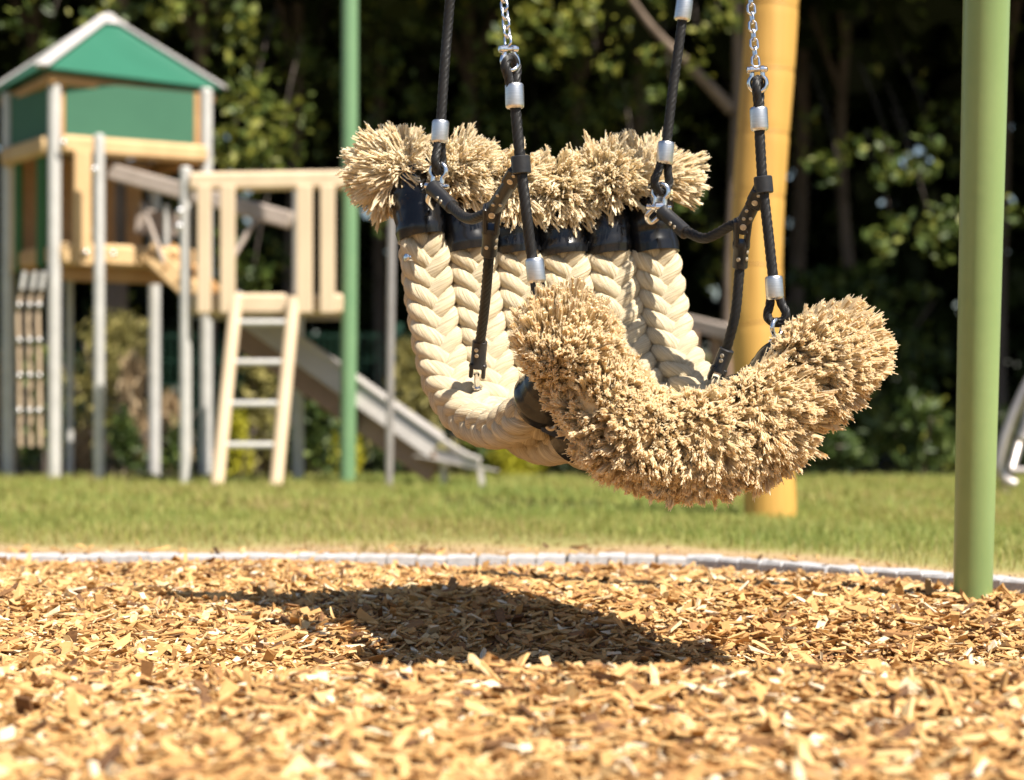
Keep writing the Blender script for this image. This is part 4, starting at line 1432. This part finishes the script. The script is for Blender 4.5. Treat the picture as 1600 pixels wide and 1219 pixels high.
# low timber trestle far behind the seat
tr = empty('timber_trestle', P(1105, 640, 16.0))
tag(tr, 'low brown timber trestle in the planting behind the braided seat', 'trestle')
part_beam('top_beam', P(1070, 503, 16.2), P(1150, 522, 15.9), 0.10, 0.10, 'grey_timber', parent=tr)
for px_ in (1082, 1118, 1142):
    part_beam('leg', P(px_, 520, 16.05), P(px_ + 3, 740, 16.05), 0.075, 0.075, 'brown', side=X, parent=tr)

# green mesh fence behind the planting
fence = empty('mesh_fence', (0.0, 18.2, 0))
tag(fence, 'dark green welded wire mesh fence behind the slide', 'fence')
fy = 18.2
for k in range(-2, 1):
    x0 = k * 2.0 - 0.9
    mb = MB()
    for j in range(41):
        xx = x0 + j * 0.05
        mb.beam((xx, fy, 0.02), (xx, fy, 1.08), 0.006, 0.006, side=X, bevel=0)
    for j in range(6):
        zz_ = 0.05 + j * 0.2
        mb.beam((x0, fy - 0.007, zz_), (x0 + 2.0, fy - 0.007, zz_), 0.008, 0.008, side=Y, bevel=0)
    mb.build('wire_panel', M['wire'], fence, smooth=False)['kind'] = 'stuff'
    part_beam('fence_post', (x0 - 0.02, fy + 0.03, 0), (x0 - 0.02, fy + 0.03, 1.15), 0.06, 0.04, 'wire', side=X, parent=fence)

# ------------------------------------------------------------------ planting and wood
def leaves(pts, size, rr, tint_mu=0.5, tint_sd=0.25, aspect=0.55, upright=0.0):
    n = len(pts)
    d = rr.normal(0, 1, (n, 3)); d[:, 2] += upright * 2
    d /= np.linalg.norm(d, axis=1)[:, None]
    s = np.cross(d, rr.normal(0, 1, (n, 3))); s /= np.linalg.norm(s, axis=1)[:, None]
    u = np.cross(d, s)
    L = size * rr.uniform(0.6, 1.4, n)[:, None]
    W = L * aspect * rr.uniform(0.7, 1.2, n)[:, None]
    V = np.zeros((n, 6, 3))
    V[:, 0] = pts - d * L * 0.5
    V[:, 1] = pts - d * L * 0.12 + s * W * 0.5 + u * L * 0.06
    V[:, 2] = pts + d * L * 0.2 + s * W * 0.4 + u * L * 0.06
    V[:, 3] = pts + d * L * 0.5
    V[:, 4] = pts + d * L * 0.2 - s * W * 0.4 + u * L * 0.06
    V[:, 5] = pts - d * L * 0.12 - s * W * 0.5 + u * L * 0.06
    base = np.arange(n)[:, None] * 6
    Q = np.vstack([base + np.array([0, 1, 2, 3]), base + np.array([0, 3, 4, 5])])
    t = np.repeat(np.clip(rr.normal(tint_mu, tint_sd, n), 0, 1), 6)
    return V.reshape(-1, 3), Q, t


def clumps(rr, n_c, per, centre, rad, sd):
    c = rr.normal(0, 1, (n_c, 3)); c /= np.linalg.norm(c, axis=1)[:, None]
    c = np.array(centre) + c * (rr.uniform(0.25, 1, n_c) ** (1 / 2.2))[:, None] * np.array(rad)
    return np.repeat(c, per, 0) + rr.normal(0, 1, (n_c * per, 3)) * sd


def tree(px, Yd, r0, lean, h, crown_c, crown_r, label, mat='bark', leaf='leaf', n_c=70, per=34, limbs=(), sprays=(), leaf_size=0.085, tint=0.45, seed=1, cat='tree', name='tree', group=None):
    rr = np.random.default_rng(seed)
    x0 = (px - 800) / FPX * Yd
    tr_ = empty(name, (x0, Yd, 0))
    tag(tr_, label, cat, group)
    path = [(x0, Yd, -0.25), (x0 + lean * 0.15 + rr.normal(0, .03), Yd, h * 0.2), (x0 + lean * 0.45 + rr.normal(0, .05), Yd + 0.05, h * 0.5), (x0 + lean, Yd + 0.1, h)]
    p = resample(path, 40)
    mb = MB()
    sw = r0 * (1.0 + 0.35 * np.exp(-np.linspace(0, 1, 40) * 16)) * np.linspace(1, 0.45, 40)
    mb.tube(p, sw * (1 + 0.04 * rr.normal(0, 1, 40)), 14)
    trunk = mb.build('trunk', M[mat], tr_)
    for pts, r_ in limbs:
        q = resample([np.array(a) for a in pts], 24)
        mb = MB(); mb.tube(q, np.linspace(r_, r_ * 0.4, 24), 9)
        mb.build('limb', M[mat], trunk)
    for k in range(5):
        a = rr.uniform(0, 2 * pi); z0_ = h * rr.uniform(0.5, 0.95)
        b0 = np.array((np.interp(z0_, p[:, 2], p[:, 0]), Yd, z0_))
        e_ = np.array(crown_c) + np.array((cos(a), sin(a), rr.uniform(-0.3, 0.6))) * np.array(crown_r) * 0.7
        q = resample([b0, (b0 + e_) / 2 + Z * 0.2, e_], 12)
        mb = MB(); mb.tube(q, np.linspace(r0 * 0.45, r0 * 0.1, 12), 8)
        mb.build('limb', M[mat], trunk)
    pts = clumps(rr, n_c, per, crown_c, crown_r, 0.17)
    tt = [pts]
    sprays = list(sprays)
    if px < 1200:
        # thinner twigs of leaves scattered between the trunks
        for q in range(7):
            sprays.append((px + rr.normal(0, 75), rr.uniform(-10, 470), rr.uniform(16.9, 18.4), 34, rr.uniform(0.1, 0.22)))
    for (sx_, sy_, sd_, n_, sp_) in sprays:
        # hanging sprays of leaves: pixel position and depth of where they hang
        if sd_ >= 17.3:
            sd_ += 1.9
            n_ = int(n_ * 1.0)
        else:
            n_ = int(n_ * 0.8)
        c = P(sx_, sy_, sd_)
        k = max(3, n_ // 14)
        cc = c + rr.normal(0, 1, (k, 3)) * np.array((sp_, sp_ * 0.8, sp_ * 0.8))
        tt.append(np.repeat(cc, n_ // k, 0) + rr.normal(0, 0.06, (k * (n_ // k), 3)))
        q = resample([c + Z * 1.0 + Y * 1.6, c + Z * 0.45 + Y * 0.6, c], 10)
        mb = MB(); mb.tube(q, np.linspace(0.006, 0.002, 10), 5)
        mb.build('twig', M['bark'], trunk)
    pts = np.vstack(tt)
    V, Q, t = leaves(pts, leaf_size, rr, tint, 0.22)
    o_ = np.array(crown_c, float)
    link('crown', fast_mesh('crown', V - o_, [Q], M[leaf], t), o_, tr_)
    return tr_


TX = lambda px, Yd: (px - 800) / FPX * Yd
# the trees one can tell apart, nearest the lawn first
tree(1139, 17.6, 0.062, 0.02, 6.5, (TX(1148, 17.6), 19.0, 6.6), (2.2, 1.8, 1.7), 'slender grey trunked tree forking low beside the honey coloured post',
     'bark_warm', limbs=[([P(1143, 172, 17.6), P(1085, 110, 17.5), P(1020, 45, 17.4), P(960, -40, 17.3)], 0.05)],
     sprays=[(905, 30, 16.6, 230, 0.26), (930, 75, 16.5, 90, 0.16), (860, 15, 16.8, 120, 0.22), (1090, 45, 17.2, 70, 0.2)], tint=0.85, seed=11, leaf='leaf')
tree(992, 21.5, 0.085, 0.0, 7, (TX(992, 21.5), 21.8, 6.9), (2.3, 2, 1.9), 'straight dark trunked tree behind the rope fringe', sprays=[(940, 150, 18.3, 110, 0.3), (1075, 170, 18.2, 60, 0.2), (850, 130, 18.6, 150, 0.35)], seed=12, tint=0.5)
tree(1310, 22.5, 0.075, 0.42, 7.2, (TX(1350, 22.5), 22.8, 7.0), (2.3, 2, 1.9), 'thin leaning tree in deep shade between the honey post and the green leg',
     sprays=[(1395, 255, 17.0, 70, 0.13), (1440, 285, 17.1, 110, 0.2), (1310, 255, 17.2, 50, 0.10), (1450, 330, 17.0, 110, 0.2), (1400, 370, 17.1, 70, 0.14), (1460, 230, 17.2, 60, 0.12), (1400, 90, 17.7, 24, 0.14), (1360, 40, 17.6, 20, 0.2), (1460, 190, 17.9, 60, 0.2)], seed=13, tint=0.6)
tree(322, 20.0, 0.075, 0.0, 7.0, (TX(322, 20), 20.5, 6.8), (2.3, 2, 1.9), 'reddish barked tree rising behind the tower roof', 'bark_warm',
     sprays=[(255, 40, 16.6, 130, 0.18), (370, 10, 16.7, 130, 0.25), (395, 165, 16.2, 210, 0.24), (440, 215, 16.2, 160, 0.17), (360, 240, 16.3, 140, 0.16), (230, 20, 16.9, 80, 0.2), (330, 75, 17, 80, 0.25)], seed=14, tint=0.78)
tree(190, 19.0, 0.105, 0.03, 6.8, (TX(190, 19), 19.6, 6.9), (2.3, 2, 1.9), 'thick pale barked tree seen under the tower platform', 'bark_warm',
     sprays=[(80, 30, 17.2, 120, 0.3), (30, 80, 17.4, 100, 0.3), (370, 390, 16.6, 110, 0.2), (395, 430, 16.6, 90, 0.15)], seed=15, tint=0.55)
tree(455, 21.5, 0.08, 0.05, 7.2, (TX(455, 21.5), 22.0, 7.1), (2.3, 2, 1.9), 'dark trunked tree behind the wooden platform rail', sprays=[(500, 60, 17.5, 130, 0.35), (600, 120, 17.6, 160, 0.4), (640, 40, 17.5, 130, 0.35), (580, 250, 17.4, 80, 0.3)], seed=16, tint=0.5)
tree(735, 22.5, 0.10, -0.05, 7.4, (TX(735, 22.5), 22.9, 7.2), (2.4, 2, 1.9), 'shaded tree behind the left chain of the swing', sprays=[(720, 70, 17.6, 150, 0.4), (760, 170, 17.8, 150, 0.35), (905, 200, 17.9, 110, 0.3), (660, 150, 17.6, 100, 0.3)], seed=17, tint=0.5)
tree(910, 23.0, 0.09, 0.02, 7.4, (TX(910, 23), 23.4, 7.2), (2.4, 2, 1.9), 'very dark trunk between the two front suspension cables', sprays=[(870, 190, 18.4, 110, 0.3), (960, 100, 18.4, 60, 0.3)], seed=18, tint=0.45)
tree(45, 22.0, 0.10, 0.0, 7.2, (TX(45, 22), 22.5, 7.1), (2.4, 2, 1.9), 'shaded tree behind the left eave of the tower roof', sprays=[(120, 60, 18, 60, 0.3)], seed=19, tint=0.4)
tree(1560, 23.0, 0.10, 0.0, 7.2, (TX(1560, 23), 23.5, 7.1), (2.4, 2, 1.9), 'shaded tree behind the thick green swing leg', sprays=[(1590, 60, 18.5, 40, 0.3)], seed=20, tint=0.4)
tree(1240, 24.0, 0.10, 0.05, 7.4, (TX(1240, 24), 24.4, 7.2), (2.4, 2, 1.9), 'shaded tree hidden close beside the honey post', seed=21, sprays=[(1275, 60, 18.6, 24, 0.25)], tint=0.4)
tree(600, 24.0, 0.08, 0.03, 7.4, (TX(600, 24), 24.4, 7.2), (2.4, 2, 1.9), 'shaded slim tree right of the far green pole', seed=22, sprays=[(560, 180, 18.6, 60, 0.3)], tint=0.45)

# canopy overhead and the depth of the wood: nobody could count it
rr = np.random.default_rng(77)
bl_ = []
n = 5200
c = np.stack([rr.uniform(-12, 20, n), 16.6 + 17 * rr.uniform(0, 1, n) ** 1.4, rr.uniform(4.7, 8.0, n)], 1)
keep = c[:, 1] > 17.0 + 0.5 * np.sin(c[:, 0] * 1.3)
c = c[keep]
bl_.append(np.repeat(c, 9, 0) + rr.normal(0, 0.28, (len(c) * 9, 3)))
n = 2600
n = 4300
c = np.stack([rr.uniform(-15, 18, n), rr.uniform(27.0, 34, n), rr.uniform(-0.2, 5.6, n)], 1)
# thin places where daylight comes through
gap = np.zeros(len(c), bool)
for gx, gy, gr in ((1450, 80, 0.30), (1415, 255, 0.30), (1460, 290, 0.26), (1470, 160, 0.20), (1385, 325, 0.2), (430, 145, 0.12), (365, 90, 0.10), (895, 100, 0.16), (935, 165, 0.14), (1080, 225, 0.2), (690, 130, 0.12), (620, 180, 0.16), (1580, 100, 0.2)):
    q = P(gx, gy, 1.0)
    sx_ = c[:, 0] / c[:, 1]; sz_ = (c[:, 2] - CAM_H) / c[:, 1]
    gap |= np.hypot(sx_ - q[0], sz_ - (q[2] - CAM_H)) < gr / 30 * 1.0
c = c[~gap]
bl_.append(np.repeat(c, 9, 0) + rr.normal(0, 0.16, (len(c) * 9, 3)))
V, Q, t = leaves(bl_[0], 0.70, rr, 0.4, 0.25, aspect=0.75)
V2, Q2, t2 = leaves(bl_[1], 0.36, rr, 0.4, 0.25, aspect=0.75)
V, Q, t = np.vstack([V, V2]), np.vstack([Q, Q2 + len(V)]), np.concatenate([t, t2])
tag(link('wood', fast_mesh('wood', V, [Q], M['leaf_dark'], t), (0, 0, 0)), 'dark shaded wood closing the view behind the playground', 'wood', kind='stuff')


def shrub(px, ytop, Yd, w, label, leaf='leaf', n=500, size=0.07, tint=0.5, seed=1, name='shrub', cat='shrub', depth=None, upright=0.0, z0=-0.05, aspect=0.5, group=None):
    rr = np.random.default_rng(seed)
    x0 = TX(px, Yd); h = P(0, ytop, Yd)[2]
    hw = w / 2 / FPX * Yd
    sh = empty(name, (x0, Yd, z0))
    tag(sh, label, cat, group)
    nc = max(12, n // 22)
    c = np.stack([rr.normal(0, 0.42, nc) * hw, rr.normal(0, 0.42, nc) * (depth or hw), h * rr.uniform(0.02, 1, nc) ** 0.8], 1)
    c[:, :2] *= np.sqrt(np.clip(1.15 - (c[:, 2] / h)[:, None], 0.1, 1))
    pts = np.repeat(c, n // nc, 0) + rr.normal(0, 1, (nc * (n // nc), 3)) * np.array((hw * 0.16, hw * 0.16, 0.06))
    pts[:, 2] = np.abs(pts[:, 2])
    V, Q, t = leaves(pts, size, rr, tint, 0.22, aspect=aspect, upright=upright)
    link('foliage', fast_mesh('foliage', V, [Q], M[leaf], t), (x0, Yd, 0), sh)
    for k in range(4):
        a = rr.normal(0, 0.25, 2) * hw
        mb = MB(); mb.tube(resample([(x0 + a[0] * .3, Yd + a[1] * .3, z0), (x0 + a[0], Yd + a[1], h * 0.5), (x0 + a[0] * 2, Yd + a[1] * 2, h * 0.85)], 8), 0.010, 6)
        mb.build('stem', M['bark'], sh)
    return sh


shrub(180, 505, 17.4, 210, 'tall feathery olive shrub behind the tower posts', 'leaf_olive', 1500, 0.09, 0.5, 31, aspect=0.25, upright=0.6)
shrub(212, 575, 16.9, 75, 'dry beige grass clump behind the tower posts', 'straw', 500, 0.16, 0.6, 32, 'grass_clump', 'grass clump', aspect=0.12, upright=1.5)
shrub(262, 625, 16.9, 75, 'dry beige and reddish grass tuft right of the olive shrub', 'straw', 380, 0.14, 0.45, 33, 'grass_clump', 'grass clump', aspect=0.12, upright=1.2)
shrub(195, 665, 16.3, 95, 'low dark green bush at the foot of the olive shrub', 'leaf', 700, 0.06, 0.4, 34)
shrub(272, 680, 16.3, 60, 'small green bush with reddish blooms under the tower', 'leaf', 500, 0.06, 0.5, 35)
shrub(325, 592, 16.0, 20, 'single orange bloom spike left of the ladder', 'flower', 60, 0.05, 0.5, 36, 'flower', 'flower')
shrub(372, 655, 15.2, 60, 'bright yellow shrub showing through the ladder rungs', 'leaf_yellow', 620, 0.06, 0.55, 37, upright=0.8, aspect=0.3)
shrub(405, 575, 17.2, 95, 'olive bush behind the ladder', 'leaf_olive', 900, 0.08, 0.4, 38)
shrub(70, 560, 17.3, 110, 'green bush behind the climbing net', 'leaf', 800, 0.08, 0.5, 39)
shrub(8, 580, 16.0, 60, 'dry reddish bush at the left edge of the picture', 'straw', 500, 0.1, 0.3, 40, aspect=0.3)
shrub(497, 620, 15.8, 110, 'rounded dark green shrub below the wooden platform', 'leaf', 1200, 0.065, 0.42, 41)
shrub(545, 672, 15.1, 62, 'bright yellow shrub behind the foot of the green pole', 'leaf_yellow', 620, 0.06, 0.5, 42, upright=0.8, aspect=0.3)
shrub(655, 540, 16.8, 150, 'arching olive green shrub right of the thin steel post', 'leaf_olive', 1500, 0.10, 0.45, 43, aspect=0.25)
shrub(800, 690, 15.4, 90, 'yellow green shrub low under the braided seat', 'leaf_yellow', 800, 0.065, 0.45, 44, aspect=0.4)
shrub(745, 665, 15.9, 70, 'leafy mid green shrub behind the slide foot', 'leaf', 700, 0.07, 0.6, 45)
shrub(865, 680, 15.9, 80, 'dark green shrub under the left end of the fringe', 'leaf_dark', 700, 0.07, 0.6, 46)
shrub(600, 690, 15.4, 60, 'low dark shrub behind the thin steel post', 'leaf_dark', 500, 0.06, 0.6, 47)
shrub(1440, 640, 17.0, 130, 'rounded green bush in the shade left of the green leg', 'leaf', 1300, 0.08, 0.45, 48)
shrub(1300, 690, 17.0, 110, 'low shaded bush beneath the right end of the fringe', 'leaf', 900, 0.08, 0.3, 49)
shrub(1330, 425, 20.5, 330, 'broad dim hedge like bush deep in the shade at right', 'leaf', 2600, 0.12, 0.35, 50)
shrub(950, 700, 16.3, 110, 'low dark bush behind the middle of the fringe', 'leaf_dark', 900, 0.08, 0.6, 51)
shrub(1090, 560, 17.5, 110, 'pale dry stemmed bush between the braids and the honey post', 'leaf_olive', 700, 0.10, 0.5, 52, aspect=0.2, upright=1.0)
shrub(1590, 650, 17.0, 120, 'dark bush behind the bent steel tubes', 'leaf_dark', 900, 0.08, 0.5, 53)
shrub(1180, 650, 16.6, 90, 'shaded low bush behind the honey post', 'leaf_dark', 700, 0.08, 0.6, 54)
shrub(445, 690, 15.7, 60, 'small dark bush right of the ladder', 'leaf_dark', 500, 0.06, 0.7, 55)
shrub(120, 690, 15.5, 60, 'low tan grass clump beside the near tower post', 'straw', 300, 0.12, 0.5, 56, 'grass_clump', 'grass clump', aspect=0.12, upright=1.2)
